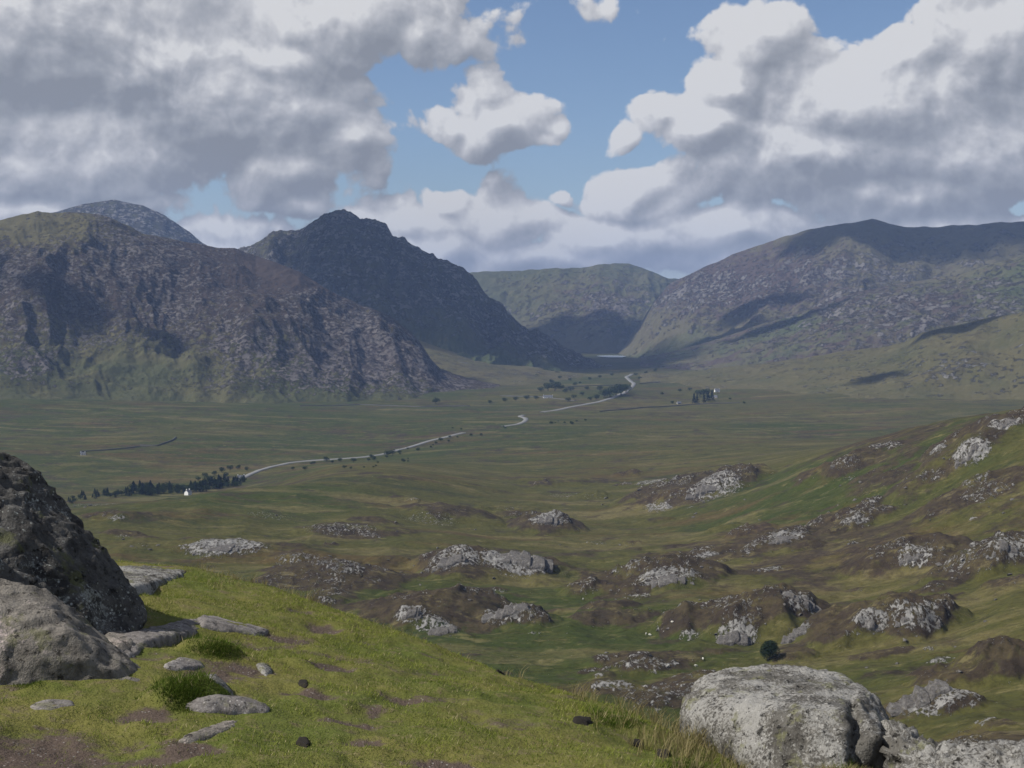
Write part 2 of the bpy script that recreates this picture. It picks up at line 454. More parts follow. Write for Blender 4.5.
zz = base.copy()
heath = np.zeros_like(base); rock = np.zeros_like(base)
mid = (D2_ > 290) & (D2_ < 3600) & (np.abs(A2) < .6)
wx = fbm(X / 28, Y / 28, 0, 3, seed=5); wy = fbm(X / 28, Y / 28, 9, 3, seed=6)
rolling = fbm(X / 210, Y / 210, 0, 4, seed=21) * 7 + fbm(X / 55, Y / 55, 0, 4, seed=22, ridged=True) * 3.0
fade = sstep(290, 420, D2_) * (1 - sstep(1100, 1700, D2_))
zz += rolling * fade
zz += fbm(X / 420, Y / 200, 0, 5, seed=23) * 7 * sstep(1500, 2200, D2_) * (1 - sstep(4500, 6000, D2_))
dome_top = np.zeros_like(base)
for i, (px, py, w_, h_, hv) in enumerate(DOMES):
    x, y, z, d, W = place(px, py, w_, h_)
    tan = (CAMZ - z) / d
    rx = W * .54; ry = rx * .95 if h_ > 14 else rx * .6
    H = max(.9, min((h_ * d / F - ry * .7 * tan) * .62, rx * .5))
    cx, cy = x, y + ry * .55
    a0 = math.atan2(cx, cy); dc = math.hypot(cx, cy)
    jj = np.where((DS > dc - ry * 1.6) & (DS < dc + ry * 1.6))[0]; ii = np.where(np.abs(AZ - a0) < rx * 1.6 / dc)[0]
    if len(jj) == 0 or len(ii) == 0: continue
    sl = (slice(jj[0], jj[-1] + 1), slice(ii[0], ii[-1] + 1))
    q = max(rx * .9, 12)
    dx = (X[sl] - cx) / rx + fbm(X[sl] / q, Y[sl] / q, i * 3.3, 4, seed=15) * .55; dy = (Y[sl] - cy) / ry + fbm(X[sl] / q, Y[sl] / q, i * 3.3, 4, seed=16) * .55
    r = np.hypot(dx, dy)
    prof = np.clip(1.12 - r, 0, 1.12) / 1.12
    prof = np.tanh(prof * 1.7) * (.86 + .35 * fbm(X[sl] / (q * .5), Y[sl] / (q * .5), i * 1.7, 4, seed=17, ridged=True))
    dome_top[sl] = np.maximum(dome_top[sl], prof * H)
    heath[sl] = np.maximum(heath[sl], hv * sstep(1.12, .75, r + wx[sl] * .15))
zz += dome_top
# rock: patchy, broken by heather, standing a little proud
rn = fbm(X / 7, Y / 7, base / 5, 4, seed=31, ridged=True)
rn2 = fbm(X / 20, Y / 20, 0, 3, seed=32)
FZ = Field(zz)
for i, (px, py, w_, h_, s_) in enumerate(ROCKS):
    x, y, z, d = drop(px, py, FZ, dmin=280)
    rx = w_ * .56 * d / F
    tan = (CAMZ - z) / d
    # the patch is found by where each ground point lies in the line of sight of the knoll
    jj = np.where((DS > d - rx * 4 - 30) & (DS < d + rx * 4 + 30))[0]; a0 = math.atan2(x, y); ii = np.where(np.abs(AZ - a0) < rx * 1.6 / d)[0]
    sl = (slice(jj[0], jj[-1] + 1), slice(ii[0], ii[-1] + 1))
    r = np.sqrt(((X[sl] - x) / rx) ** 2 + ((Y[sl] - y) / (rx * .9)) ** 2 * .8 + ((zz[sl] - z) / max(2.5, h_ * .6 * d / F)) ** 2) + wx[sl] * .35
    rock[sl] = np.maximum(rock[sl], s_ * sstep(1.25, .6, r))
slope_d = np.gradient(zz, axis=0) / np.maximum(np.gradient(D2_, axis=0), 1e-3)
wild = sstep(.25, .8, heath) * sstep(.0, .55, rn2 + rn * .5) * .6
rock = np.clip(np.maximum(rock, wild) * mid, 0, 1)
rockp = sstep(.30, .62, rock * (.62 + .55 * rn))
zz += np.where(mid, rockp * (.7 + .9 * rn) * np.clip(D2_ / 900, .6, 1.3), 0)
zz += np.where(mid, fbm(X / 3.5, Y / 3.5, 0, 3, seed=41) * .45 * (heath * .8 + .15), 0)
heath = np.clip(heath + sstep(.05, .5, fbm(X / 160, Y / 160, 0, 4, seed=51)) * .6 * sstep(330, 500, D2_) * (1 - .5 * sstep(1300, 1900, D2_)) * (D2_ < 4000), 0, 1)
# near ground
near = D2_ < 20
zz += np.where(near, fbm(X / .9, Y / .9, 0, 4, seed=61) * .05 + fbm(X / .20, Y / .20, 0, 3, seed=62) * .030, 0) * sstep(2, 4, D2_)
zz += np.where((D2_ > 14) & (D2_ < 320), fbm(X / 9, Y / 9, 0, 4, seed=63) * 1.0 * sstep(14, 30, D2_), 0)
FN0 = Field(base)
for (px, py, r_, h_) in TUFTS:
    x, y, z, d = drop(px, py, FN0, dmin=2, dmax=14)
    zz += np.where(near, h_ * np.clip(1 - ((X - x) ** 2 + (Y - y) ** 2) / r_ ** 2, 0, 1) ** .8, 0)
# bare peat in the turf: (px, py, wpx, hpx)
BARE = [(45, 756, 150, 60), (400, 700, 50, 8), (285, 640, 40, 8), (350, 720, 60, 8), (190, 745, 60, 14), (215, 672, 60, 22), (240, 665, 60, 18), (372, 706, 40, 14), (330, 665, 40, 12), (310, 690, 60, 8), (318, 630, 34, 12), (150, 760, 70, 20), (235, 575, 30, 6),
        (365, 740, 40, 10), (150, 712, 50, 14), (120, 590, 30, 10), (440, 762, 80, 10), (470, 690, 30, 4), (300, 610, 30, 8)]
bare = np.zeros_like(base)
FN = Field(zz)
for (px, py, w_, h_) in BARE:
    x, y, z, d = drop(px, min(py, 800), FN, dmin=2, dmax=14)
    tan = (CAMZ - z) / d
    rx = w_ * .5 * d / F; ry = h_ * .5 * d / F / tan * 1.1
    bare = np.maximum(bare, np.where(near, sstep(1.6, .3, np.hypot((X - x) / rx, (Y - y) / ry) + fbm(X / .25, Y / .25, 0, 3, seed=71) * .7), 0))
bare = np.clip(np.maximum(bare, np.where(near, sstep(.33, .55, fbm(X / .5, Y / .5, 3, 4, seed=72)) * .5, 0)), 0, 1)
zz -= bare * .025
# the camera's own footing and the far plain
FG = Field(zz)
lush = sstep(-.15, .45, fbm(X / 240, Y / 240, 5, 4, seed=81) - dome_top * .05 + .45 * sstep(1500, 1900, D2_) * sstep(.12, -.05, A2))
V = np.stack([X, Y, zz], -1)
nr, nc = X.shape
faces = grid_faces(nr, nc)
# close the seam behind the camera
seam = np.stack([np.arange(nr - 1) * nc + nc - 1, np.arange(nr - 1) * nc, (np.arange(nr - 1) + 1) * nc, (np.arange(nr - 1) + 1) * nc + nc - 1], -1)


# ---------------------------------------------------------------- ground materials
def moor_material():
    k = material('moor', .97, .08)
    p = k.pos
    big = k.noise(p, .006, 4, .6); med = k.noise(p, .035, 6, .65); fine = k.noise(p, .25, 4, .65)
    stretch = k.noise(k.scale(p, .30, 1.0, 1.0), .020, 6, .68, dist=.8)
    green = (.040, .055, .0125); olive = (.078, .074, .022); straw = (.165, .135, .062); heather = (.042, .030, .025); rust = (.090, .056, .027)
    lushm = k.math('ADD', k.math('MULTIPLY', k.attr('lush'), .75), k.math('MULTIPLY_ADD', med, 2.2, -.95), clamp=True)
    c = k.mix(lushm, olive, green)
    c = k.mix(k.math('MULTIPLY', k.step(stretch, .49, .66), .65), c, straw)
    c = k.mix(k.math('MULTIPLY', k.step(k.noise(k.scale(p, .35, 1.2, 1), .013, 7, .72), .52, .64), .65), c, rust)
    dk = k.step(k.noise(k.scale(p, .5, 1.1, 1), .009, 7, .74, dist=.5), .55, .66)
    c = k.mix(k.math('MULTIPLY', dk, .7), c, (.030, .040, .016))
    hm = k.step(k.math('ADD', k.attr('heath'), k.math('MULTIPLY_ADD', med, 3.4, -1.68)), .16, .60)
    hm = k.math('MULTIPLY', hm, k.math('MULTIPLY_ADD', k.step(fine, .28, .48), .5, .5))
    c = k.mix(k.math('MULTIPLY', hm, .9), c, k.mix(k.step(k.noise(p, .09, 4, .7), .4, .6), heather, (.066, .050, .030)))
    rk = k.attr('rock')
    c = k.mix(k.math('MULTIPLY_ADD', fine, .7, -.12, clamp=True), c, k.vmath('SCALE', c, scale=.45))
    # rock: pale with lichen, cracked, heather growing in the joints
    rn_ = k.noise(k.scale(p, 1.3, .8, .6), .40, 6, .80, dist=.3); tus = k.noise(k.scale(p, .8, 1, 1), .30, 6, .8)
    rm = k.step(k.math('ADD', k.math('MULTIPLY', rk, .8), k.math('MULTIPLY_ADD', rn_, 3.6, -1.9)), .42, .60)
    c = k.mix(k.math('MULTIPLY', k.step(tus, .56, .40), .55), c, k.vmath('SCALE', c, scale=.45))
    c = k.mix(k.math('MULTIPLY', k.step(k.noise(k.scale(p, .5, 1, 1), .10, 6, .8), .55, .66), .5), c, (.17, .145, .065))
    c = k.mix(k.math('MULTIPLY', k.step(k.noise(k.scale(p, .7, 1, 1), .05, 6, .8), .55, .64), .45), c, k.vmath('SCALE', c, scale=.4))
    rcol = k.mix(k.step(rn_, .32, .62), (.085, .077, .070), (.33, .32, .30))
    rcol = k.mix(k.step(k.noise(p, .12, 3), .5, .65), rcol, (.19, .185, .175))
    c = k.mix(rm, c, rcol)
    h = k.math('ADD', k.math('MULTIPLY', fine, .9), k.math('MULTIPLY', rm, k.math('MULTIPLY', rn_, 2.6)))
    return finish(k, c, h, 1.0, .8)


def turf_material():
    k = material('turf', .95, .1)
    p = k.pos
    a = k.noise(p, 1.1, 5, .6); b = k.noise(p, 9, 5, .7); f = k.noise(p, 60, 3, .7)
    c = k.mix(k.step(a, .35, .65), (.105, .125, .028), (.165, .155, .045))
    c = k.mix(k.math('MULTIPLY', k.step(b, .50, .66), .7), c, (.19, .155, .08))
    c = k.mix(k.math('MULTIPLY_ADD', f, 1.2, -.3, clamp=True), c, k.vmath('SCALE', c, scale=.4))
    peat = k.mix(f, (.045, .033, .026), (.130, .098, .080))
    peat = k.mix(k.math('MULTIPLY', k.step(k.vor(p, 38, 'F1'), .24, .12), k.step(b, .45, .55)), peat, (.24, .22, .20))
    m_ = k.step(k.math('ADD', k.attr('bare'), k.math('MULTIPLY_ADD', b, 2.4, -1.2)), .20, .85)
    c = k.mix(m_, c, peat)
    return finish(k, c, k.math('ADD', k.math('MULTIPLY', b, .03), k.math('MULTIPLY', f, .012)), 1.0, .9)


moor = moor_material(); turf = turf_material()
gnd = mesh_from('ground', V.reshape(-1, 3), np.concatenate([faces, seam]), [turf, moor], attrs={'heath': heath, 'rock': rock, 'lush': lush, 'bare': bare})
mi = np.zeros(len(gnd.data.polygons), dtype=np.int32)
cut = int(np.searchsorted(DS, 26))
mi[:len(faces)] = np.repeat((np.arange(nr - 1) >= cut).astype(np.int32), nc - 1)
mi[len(faces):] = (np.arange(nr - 1) >= cut)
gnd.data.polygons.foreach_set('material_index', mi)
tag(gnd, 'rolling ground of green turf, brown heather and moorland grass running down to the valley', kind='structure')


# ================================================================ mountains
def mountain(label, sky_, foot, floor_dz=-14, rocks=None, mat=None, cols=620, rows=210, prof=1.15, amp=40, lam=420, gully=30, glam=160, seed=0, back=.5, rockfn=None, crag=10, rag=.06, ridge3=True, jag=5):
    """a mountain: crest (px, py, km) and foot (px, km); its face, its crest and the slope behind it"""
    s = np.array(sky_, float); f_ = np.array(foot, float)
    az_s, t_s = ray(s[:, 0], s[:, 1]); dr_s = s[:, 2] * 1000
    az_f = ray(f_[:, 0], np.full(len(f_), 384))[0]
    u = np.linspace(az_s[0], az_s[-1], cols)
    dr = np.interp(u, az_s, dr_s); tc = np.interp(u, az_s, t_s)
    zr = CAMZ + dr * tc + jag * fbm(u * dr.mean() / 55, u * 0 + seed, 0, 4, seed=seed + 8)
    tc = (zr - CAMZ) / dr
    # ragged crest
    df = np.interp(u, az_f, f_[:, 1] * 1000)
    df = df + fbm(u * df.mean() / 260, u * 0 + seed, 0, 4, seed=seed + 5) * 130
    df = np.minimum(df, dr - 120)
    T = np.concatenate([np.linspace(-.06, 1.0, rows), 1 + back * np.linspace(0, 1, 24)[1:] ** 1.3])
    U, TT = np.meshgrid(u, T)
    DR = np.broadcast_to(dr, U.shape); DF = np.broadcast_to(df, U.shape); ZR = np.broadcast_to(zr, U.shape)
    D = DF + (DR - DF) * TT
    Xm = D * np.sin(U); Ym = D * np.cos(U)
    zf = FG.at(U, np.clip(D, 300, 9400)) + floor_dz
    zff = FG.at(u, np.clip(df, 300, 9400)) + floor_dz
    Hh = np.maximum(ZR - zff, 1)
    tt = np.clip(TT, 0, 1)
    pr = tt ** prof
    pr = pr * .75 + .25 * (3 * tt ** 2 - 2 * tt ** 3)
    z = np.minimum(zff + Hh * pr, 1e9)
    z = np.where(TT < 0, zff + TT * 40, z)
    z = np.where(TT > 1, ZR - (TT - 1) * (DR - DF) * .42, z)
    env = np.clip(4 * tt * (1 - tt), 0, 1) ** .7
    hs = np.clip(Hh / 250, .03, 1)
    env = env * hs
    n1 = fbm(Xm / lam, Ym / lam, 0, 5, seed=seed + 1, ridged=True)
    arc = U * np.mean(dr)
    wrp = fbm(Xm / 300, Ym / 300, 0, 3, seed=seed + 2) * 90
    n2 = fbm((arc + wrp) / glam, D / (glam * 5), 0, 4, seed=seed + 3, ridged=True)
    n3 = fbm(Xm / 75, Ym / 75, z / 75, 5, seed=seed + 4, ridged=ridge3)
    z = z + env * (n1 * amp + n2 * gully) + n3 * crag * np.clip(env * 1.5 + rag * hs, 0, 1)
    # never let the face stand higher in the view than the crest behind it
    el = (z - CAMZ) / D
    z = np.where(TT < .99, np.minimum(z, CAMZ + D * (np.broadcast_to(tc, U.shape) - (1 - tt) * .002 * hs)), z)
    slope = np.abs(np.gradient(z, axis=0) / np.maximum(np.abs(np.gradient(D, axis=0)), 1))
    # rock mask
    R = sstep(.45, .95, slope + n3 * .25) * .7
    px_ = 512 + F * np.tan(U)
    elv = (z - CAMZ) / D
    py_ = 319 - elv * F
    R = R * sstep(.02, .12, tt)
    if rockfn is not None: R, Hm, Lm = rockfn(px_, py_, tt, slope, n1, n2, n3, R)
    else: Hm = np.zeros_like(R) + .3; Lm = 1 - tt
    R = R * sstep(-.02, .16, tt + n1 * .05) - .12 * sstep(.15, .0, tt)
    o = mesh_from('mountain', np.stack([Xm, Ym, z], -1).reshape(-1, 3), grid_faces(*Xm.shape), mat, attrs={'rock': R, 'heath': Hm, 'lush': Lm})
    tag(o, label, kind='structure')
    MTS.append((u, D, z))
    return o


MTS = []


def hill_material(name, green, olive, heather, rockd, rockl, sc=1.0, bump=6, rk_amt=0.0, straw=(.16, .14, .065)):
    k = material(name, .97, .08)
    p = k.pos
    big = k.noise(p, .004 * sc, 5, .6); med = k.noise(p, .018 * sc, 6, .62); fine = k.noise(p, .07 * sc, 5, .7)
    streak = k.noise(k.scale(p, 1, 1, .3), .02 * sc, 5, .7, dist=.8)
    c = k.mix(k.step(k.math('MULTIPLY_ADD', k.attr('lush'), .7, k.math('MULTIPLY_ADD', big, 1.2, -.55)), .1, .7), olive, green)
    c = k.mix(k.math('MULTIPLY', k.step(streak, .54, .70), .6), c, straw)
    hm = k.step(k.math('ADD', k.attr('heath'), k.math('MULTIPLY_ADD', med, 1.6, -.8)), .25, .65)
    c = k.mix(k.math('MULTIPLY', hm, .9), c, heather)
    c = k.mix(k.math('MULTIPLY_ADD', fine, .8, -.15, clamp=True), c, k.vmath('SCALE', c, scale=.5))
    rn_ = k.noise(k.scale(p, 1, .8, .9), .045 * sc, 7, .78)
    rb = k.noise(k.scale(p, 1, 1, .6), .013 * sc, 5, .7)
    wob = k.node('ShaderNodeTexNoise'); k.put(wob.inputs['Vector'], p); wob.inputs['Scale'].default_value = .05 * sc; wob.inputs['Detail'].default_value = 3
    pv = k.vmath('ADD', k.scale(p, 1, .8, 1.5), k.vmath('SCALE', wob.outputs['Color'], scale=16.0 / sc))
    cn = k.node('ShaderNodeTexVoronoi'); k.put(cn.inputs['Vector'], pv); cn.inputs['Scale'].default_value = .055 * sc; cn.inputs['Detail'].default_value = 0.0
    cs = k.node('ShaderNodeSeparateColor'); k.put(cs.inputs[0], cn.outputs['Color']); cell = cs.outputs[0]; cdist = cn.outputs['Distance']
    m_ = k.step(k.math('ADD', k.math('ADD', k.attr('rock'), rk_amt), k.math('ADD', k.math('MULTIPLY_ADD', rn_, 1.7, -.90), k.math('ADD', k.math('MULTIPLY_ADD', rb, 1.0, -.52), k.math('MULTIPLY_ADD', cell, .50, -.27)))), .38, .64)
    rc = k.mix(k.step(k.math('MULTIPLY_ADD', k.math('SUBTRACT', cell, .5), .30, rn_), .40, .62), rockd, rockl)
    blot = k.step(k.noise(k.scale(p, 1, 1, 2.2), .006 * sc, 6, .72), .38, .62)
    rc = k.mix(k.math('MULTIPLY', blot, .55), rc, k.vmath('SCALE', rc, scale=.45))
    dkc = k.step(k.noise(k.scale(p, 1, 1, .25), .03 * sc, 6, .75), .44, .34)
    c_out = k.mix(k.math('MULTIPLY', k.math('MULTIPLY', dkc, m_), .75), k.mix(m_, c, rc), (.022, .020, .022))
    h = k.math('ADD', k.math('MULTIPLY', rn_, k.math('MULTIPLY_ADD', m_, 1.1, .3)), k.math('ADD', k.math('MULTIPLY', med, .5), k.math('MULTIPLY_ADD', dkc, k.math('MULTIPLY', m_, -.8), k.math('MULTIPLY', k.math('MULTIPLY', cell, m_), .7))))
    return finish(k, c_out, h, bump, 1.0)


M_craggy = hill_material('craggy hill', (.064, .070, .030), (.100, .090, .042), (.048, .035, .034), (.085, .070, .069), (.195, .177, .165), 2.3, 9, straw=(.125, .12, .062))
M_peak = hill_material('rock peak', (.055, .068, .028), (.075, .075, .038), (.050, .045, .042), (.085, .080, .085), (.25, .235, .225), 1.2, 14)
M_far = hill_material('far hill', (.075, .082, .042), (.10, .092, .052), (.080, .060, .052), (.085, .075, .070), (.20, .18, .165), .9, 16)
M_right = hill_material('right hill', (.064, .080, .038), (.098, .090, .052), (.072, .054, .052), (.095, .084, .080), (.185, .172, .160), 1.1, 10, straw=(.15, .13, .085))
M_green = hill_material('green slope', (.062, .066, .026), (.100, .088, .040), (.050, .042, .028), (.09, .085, .078), (.22, .21, .19), 1.6, 6, straw=(.15, .135, .07))

g2 = lambda px, py, cx, cy, rx, ry: np.exp(-(((px - cx) / rx) ** 2 + ((py - cy) / ry) ** 2))


def rf_left(px, py, tt, sl, n1, n2, n3, R):
    r = .20 + .48 * sstep(.02, .42, tt + n2 * .26 + n1 * .16) * (1 - .4 * sstep(.85, 1, tt)) + .38 * g2(px, py, 350, 360, 100, 30) - .18 * sstep(.1, .6, n2)
    r = r * (1 - .75 * g2(px, py, 20, 235, 70, 18)) + n3 * .12
    r = np.maximum(r, .8 * g2(px, py, 30, 360, 55, 22))
    r = r - .6 * g2(px, py, 300, 272, 90, 16) - .5 * g2(px, py, 150, 362, 80, 16)
    h = .62 * sstep(.15, .55, tt + n1 * .15) + .45 * g2(px, py, 290, 270, 110, 22) - .6 * g2(px, py, 30, 232, 90, 20)
    return np.clip(r, 0, 1), np.clip(h, 0, 1), .55 - .7 * sstep(.1, .6, tt) + n2 * .3


def rf_peak(px, py, tt, sl, n1, n2, n3, R):
    r = .50 * sstep(.22, .6, tt + n2 * .15) + n3 * .15
    return np.clip(r, 0, 1), .5 * sstep(.2, .6, tt), 1 - sstep(.1, .5, tt)


def rf_far(px, py, tt, sl, n1, n2, n3, R):
    r = .15 + .35 * g2(px, py, 600, 310, 60, 30) + R * .4 + n3 * .15
    return np.clip(r, 0, 1), .35 * g2(px, py, 600, 300, 60, 30) + .1, sstep(.3, .6, tt) * .4 + .3


def rf_right(px, py, tt, sl, n1, n2, n3, R):
    r = .16 + .45 * g2(px, py, 700, 290, 60, 24) + .35 * g2(px, py, 860, 280, 90, 30) + R * .35 + n3 * .15 - .3 * g2(px, py, 840, 232, 60, 10)
    h = .2 + .6 * g2(px, py, 740, 280, 110, 36)
    return np.clip(r, 0, 1), np.clip(h, 0, 1), sstep(.5, .1, tt + n1 * .1) * .8 - .1


def rf_spur(px, py, tt, sl, n1, n2, n3, R):
    r = .22 + .3 * g2(px, py, 900, 310, 140, 26) + n3 * .2 + R * .2
    return np.clip(r, 0, 1), .30 + .3 * g2(px, py, 860, 285, 80, 24) + n1 * .3, .35 + n2 * .3 + 0 * tt


def rf_green(px, py, tt, sl, n1, n2, n3, R):
    return np.clip(.16 + n3 * .25 + .2 * g2(px, py, 960, 365, 50, 15), 0, 1), np.clip(n1 * .5 + .12, 0, 1) * .8, .35 + 0 * tt


# far blue peak, left
mountain('distant blue-grey peak rising behind the rocky ridge on the left', [(-40, 225, 7.2), (20, 218, 7.2), (60, 211, 7.2), (85, 204, 7.2), (100, 201, 7.2), (115, 200, 7.2), (130, 203, 7.2), (142, 205, 7.2), (155, 211, 7.2), (166, 216, 7.2), (178, 224, 7.2), (190, 232, 7.2), (203, 243, 7.2), (240, 262, 7.2), (280, 290, 7.2)],
         [(-40, 6.0), (280, 6.3)], mat=M_peak, cols=260, rows=70, seed=100, rockfn=rf_peak, amp=30, gully=25)
# Right main mountain
mountain('broad mountain with a shaded hollow below its long level summit', [(540, 372, 7.3), (600, 359, 7.3), (618, 350, 7.3), (640, 324, 7.3), (655, 300, 7.2), (670, 283, 7.2), (690, 275, 7.1), (700, 270, 7.1), (720, 261, 7.0), (740, 252, 7.0), (770, 241, 6.9), (800, 232, 6.8), (820, 227, 6.8), (845, 223, 6.7), (862, 221, 6.7), (872, 218.5, 6.7), (880, 221, 6.7), (890, 224, 6.7), (910, 227.5, 6.8), (930, 228, 6.9), (960, 225, 6.9), (985, 224, 6.9), (1024, 221.5, 6.9), (1100, 218, 6.9), (1180, 235, 6.9), (1300, 260, 6.9)],
         [(540, 6.8), (600, 6.7), (660, 5.8), (760, 5.3), (900, 5.3), (1300, 5.3)], mat=M_right, cols=700, rows=230, seed=200, rockfn=rf_right, prof=1.1, amp=55, gully=46, glam=260, crag=20, ridge3=False)
# central far mountain
mountain('far brown mountain closing the head of the valley', [(380, 290, 9.0), (440, 276, 9.0), (470, 273, 9.0), (500, 272, 8.9), (530, 270, 8.8), (560, 268.5, 8.6), (580, 268, 8.6), (600, 264.5, 8.5), (615, 263.5, 8.5), (630, 264, 8.5), (640, 267, 8.5), (655, 273, 8.5), (668, 279, 8.5), (680, 279, 8.7), (700, 277, 8.8), (760, 270, 9.0), (800, 270, 9)],
         [(380, 7.4), (560, 7.2), (610, 7.0), (680, 7.0), (800, 7.2)], mat=M_far, cols=420, rows=170, seed=300, rockfn=rf_far, amp=75, lam=600, gully=60, glam=330, floor_dz=-6, prof=1.0, crag=20, ridge3=False)
# Tryfan
mountain('steep dark triangular rocky mountain in the middle distance', [(215, 262, 5.5), (240, 250, 5.5), (255, 247, 5.4), (266, 238, 5.4), (274, 231, 5.4), (281, 230, 5.4), (288, 233, 5.4), (294, 233, 5.4), (300, 229, 5.4), (310, 219, 5.3), (318, 214, 5.3), (326, 211.5, 5.3), (331, 212.5, 5.3), (336, 210.5, 5.3), (343, 209.5, 5.3), (349, 213, 5.3), (354, 215, 5.3), (361, 215, 5.3), (367, 213.5, 5.3), (372, 218, 5.3), (380, 224, 5.3), (387, 226.5, 5.3), (393, 233, 5.3), (401, 237, 5.3), (408, 243, 5.3), (418, 247, 5.3), (430, 253, 5.3), (440, 256, 5.3), (450, 262, 5.3), (462, 266, 5.3), (470, 272, 5.3), (477, 280, 5.3), (484, 292, 5.3), (492, 299, 5.3), (505, 309, 5.3), (520, 321, 5.3), (540, 334, 5.3), (560, 345, 5.3), (582, 355, 5.3), (605, 364, 5.3), (640, 372, 5.2)],
         [(215, 4.3), (400, 4.2), (520, 4.3), (640, 4.6)], mat=M_peak, cols=700, rows=250, seed=400, rockfn=rf_peak, amp=34, gully=62, glam=120, crag=26, rag=.20, prof=1.25, ridge3=False, jag=26)
# spur below the hollow on the right
mountain('sunlit stony spur running down from the right below the hollow', [(640, 358, 5.6), (680, 350, 5.5), (720, 338, 5.5), (760, 325, 5.5), (800, 312, 5.5), (835, 300, 5.5), (870, 290, 5.4), (900, 283, 5.4), (930, 279, 5.4), (955, 275, 5.4), (985, 266, 5.3), (1005, 261, 5.3), (1024, 255, 5.3), (1080, 238, 5.3), (1300, 225, 5.3)],
         [(640, 4.7), (760, 4.4), (900, 4.2), (1300, 4.2)], mat=M_right, cols=560, rows=180, seed=500, rockfn=rf_spur, amp=45, gully=20, prof=.95, crag=14)
# left craggy ridge
mountain('long rocky ridge of heather and pale crags filling the left of the valley', [(-300, 235, 4.0), (-100, 226, 4.1), (-30, 222, 4.1), (0, 219, 4.1), (15, 215, 4.1), (28, 214, 4.1), (38, 211, 4.1), (50, 213, 4.1), (70, 212, 4.1), (90, 214, 4.1), (110, 218, 4.1), (130, 226, 4.1), (143, 233, 4.1), (160, 237, 4.1), (180, 241, 4.1), (200, 243, 4.1), (215, 248, 4.1), (235, 249, 4.1), (256, 257, 4.1), (275, 262, 4.05), (300, 272, 4.0), (320, 285, 4.0), (345, 298, 3.95), (365, 307, 3.95), (380, 312, 3.9), (395, 318, 3.9), (408, 330, 3.9), (420, 343, 3.85), (430, 358, 3.8), (440, 368, 3.8), (470, 379, 3.8), (500, 384, 3.8)],
         [(-300, 3.05), (0, 3.0), (200, 3.0), (350, 3.05), (430, 3.2), (500, 3.35)], mat=M_craggy, cols=860, rows=270, seed=600, rockfn=rf_left, amp=60, lam=420, gully=52, glam=210, crag=26, rag=.10, prof=1.28, ridge3=False)
# lower green slopes between the ridge and the dark peak
mountain('green lower slope running down between the two rocky mountains', [(380, 318, 4.6), (400, 330, 4.6), (430, 344, 4.5), (460, 354, 4.5), (500, 362, 4.5), (550, 370, 4.4), (600, 376, 4.3), (640, 380, 4.3)],
         [(380, 3.9), (500, 3.7), (640, 3.9)], mat=M_green, cols=260, rows=80, seed=650, rockfn=rf_green, amp=10, gully=8, crag=4, prof=.95)
# right green hill
mountain('low green hill with patches of rough grass below the spur on the right', [(640, 374, 4.3), (700, 370, 4.2), (760, 364, 4.1), (810, 357, 4.0), (850, 350, 4.0), (880, 347, 3.9), (905, 341, 3.9), (930, 331, 3.8), (960, 325, 3.8), (990, 318, 3.8), (1024, 312, 3.7), (1080, 300, 3.7), (1300, 285, 3.7)],
         [(640, 3.6), (760, 3.3), (900, 3.1), (1300, 3.0)], mat=M_green, cols=560, rows=160, seed=700, rockfn=rf_green, amp=26, lam=300, gully=12, crag=8, prof=.9)
# ================================================================ unseen clouds added to shade the slopes, and the air
def cloud_material(name, open_=0.0):
    m = bpy.data.materials.new(name); m.use_nodes = True; t = m.node_tree; t.nodes.clear(); k = NT(t)
    out = k.node('ShaderNodeOutputMaterial')
    a = k.node('ShaderNodeBsdfDiffuse'); a.inputs[0].default_value = (.85, .85, .86, 1)
    b = k.node('ShaderNodeBsdfTranslucent'); b.inputs[0].default_value = (.8, .82, .85, 1)
    mx = k.node('ShaderNodeMixShader'); mx.inputs[0].default_value = .4
    k.l.new(a.outputs[0], mx.inputs[1]); k.l.new(b.outputs[0], mx.inputs[2])
    if True:    # thin toward the rim, so that its shadow has a soft edge
        tr = k.node('ShaderNodeBsdfTransparent'); m2 = k.node('ShaderNodeMixShader')
        wisp = k.noise(k.node('ShaderNodeNewGeometry').outputs['Position'], .006, 5, .65)
        solid = k.step(k.math('MULTIPLY_ADD', wisp, 1.0, k.math('SUBTRACT', k.attr('thick'), .5)), .15, .75)
        k.put(m2.inputs[0], k.math('SUBTRACT', 1.0, k.math('MULTIPLY', solid, 1.0 - open_)))
        k.l.new(mx.outputs[0], m2.inputs[1]); k.l.new(tr.outputs[0], m2.inputs[2]); mx = m2
    k.l.new(mx.outputs[0], out.inputs[0])
    return m


CM_THICK = cloud_material('shade_cloud', .18); CM_THIN = cloud_material('thin cloud', .72)


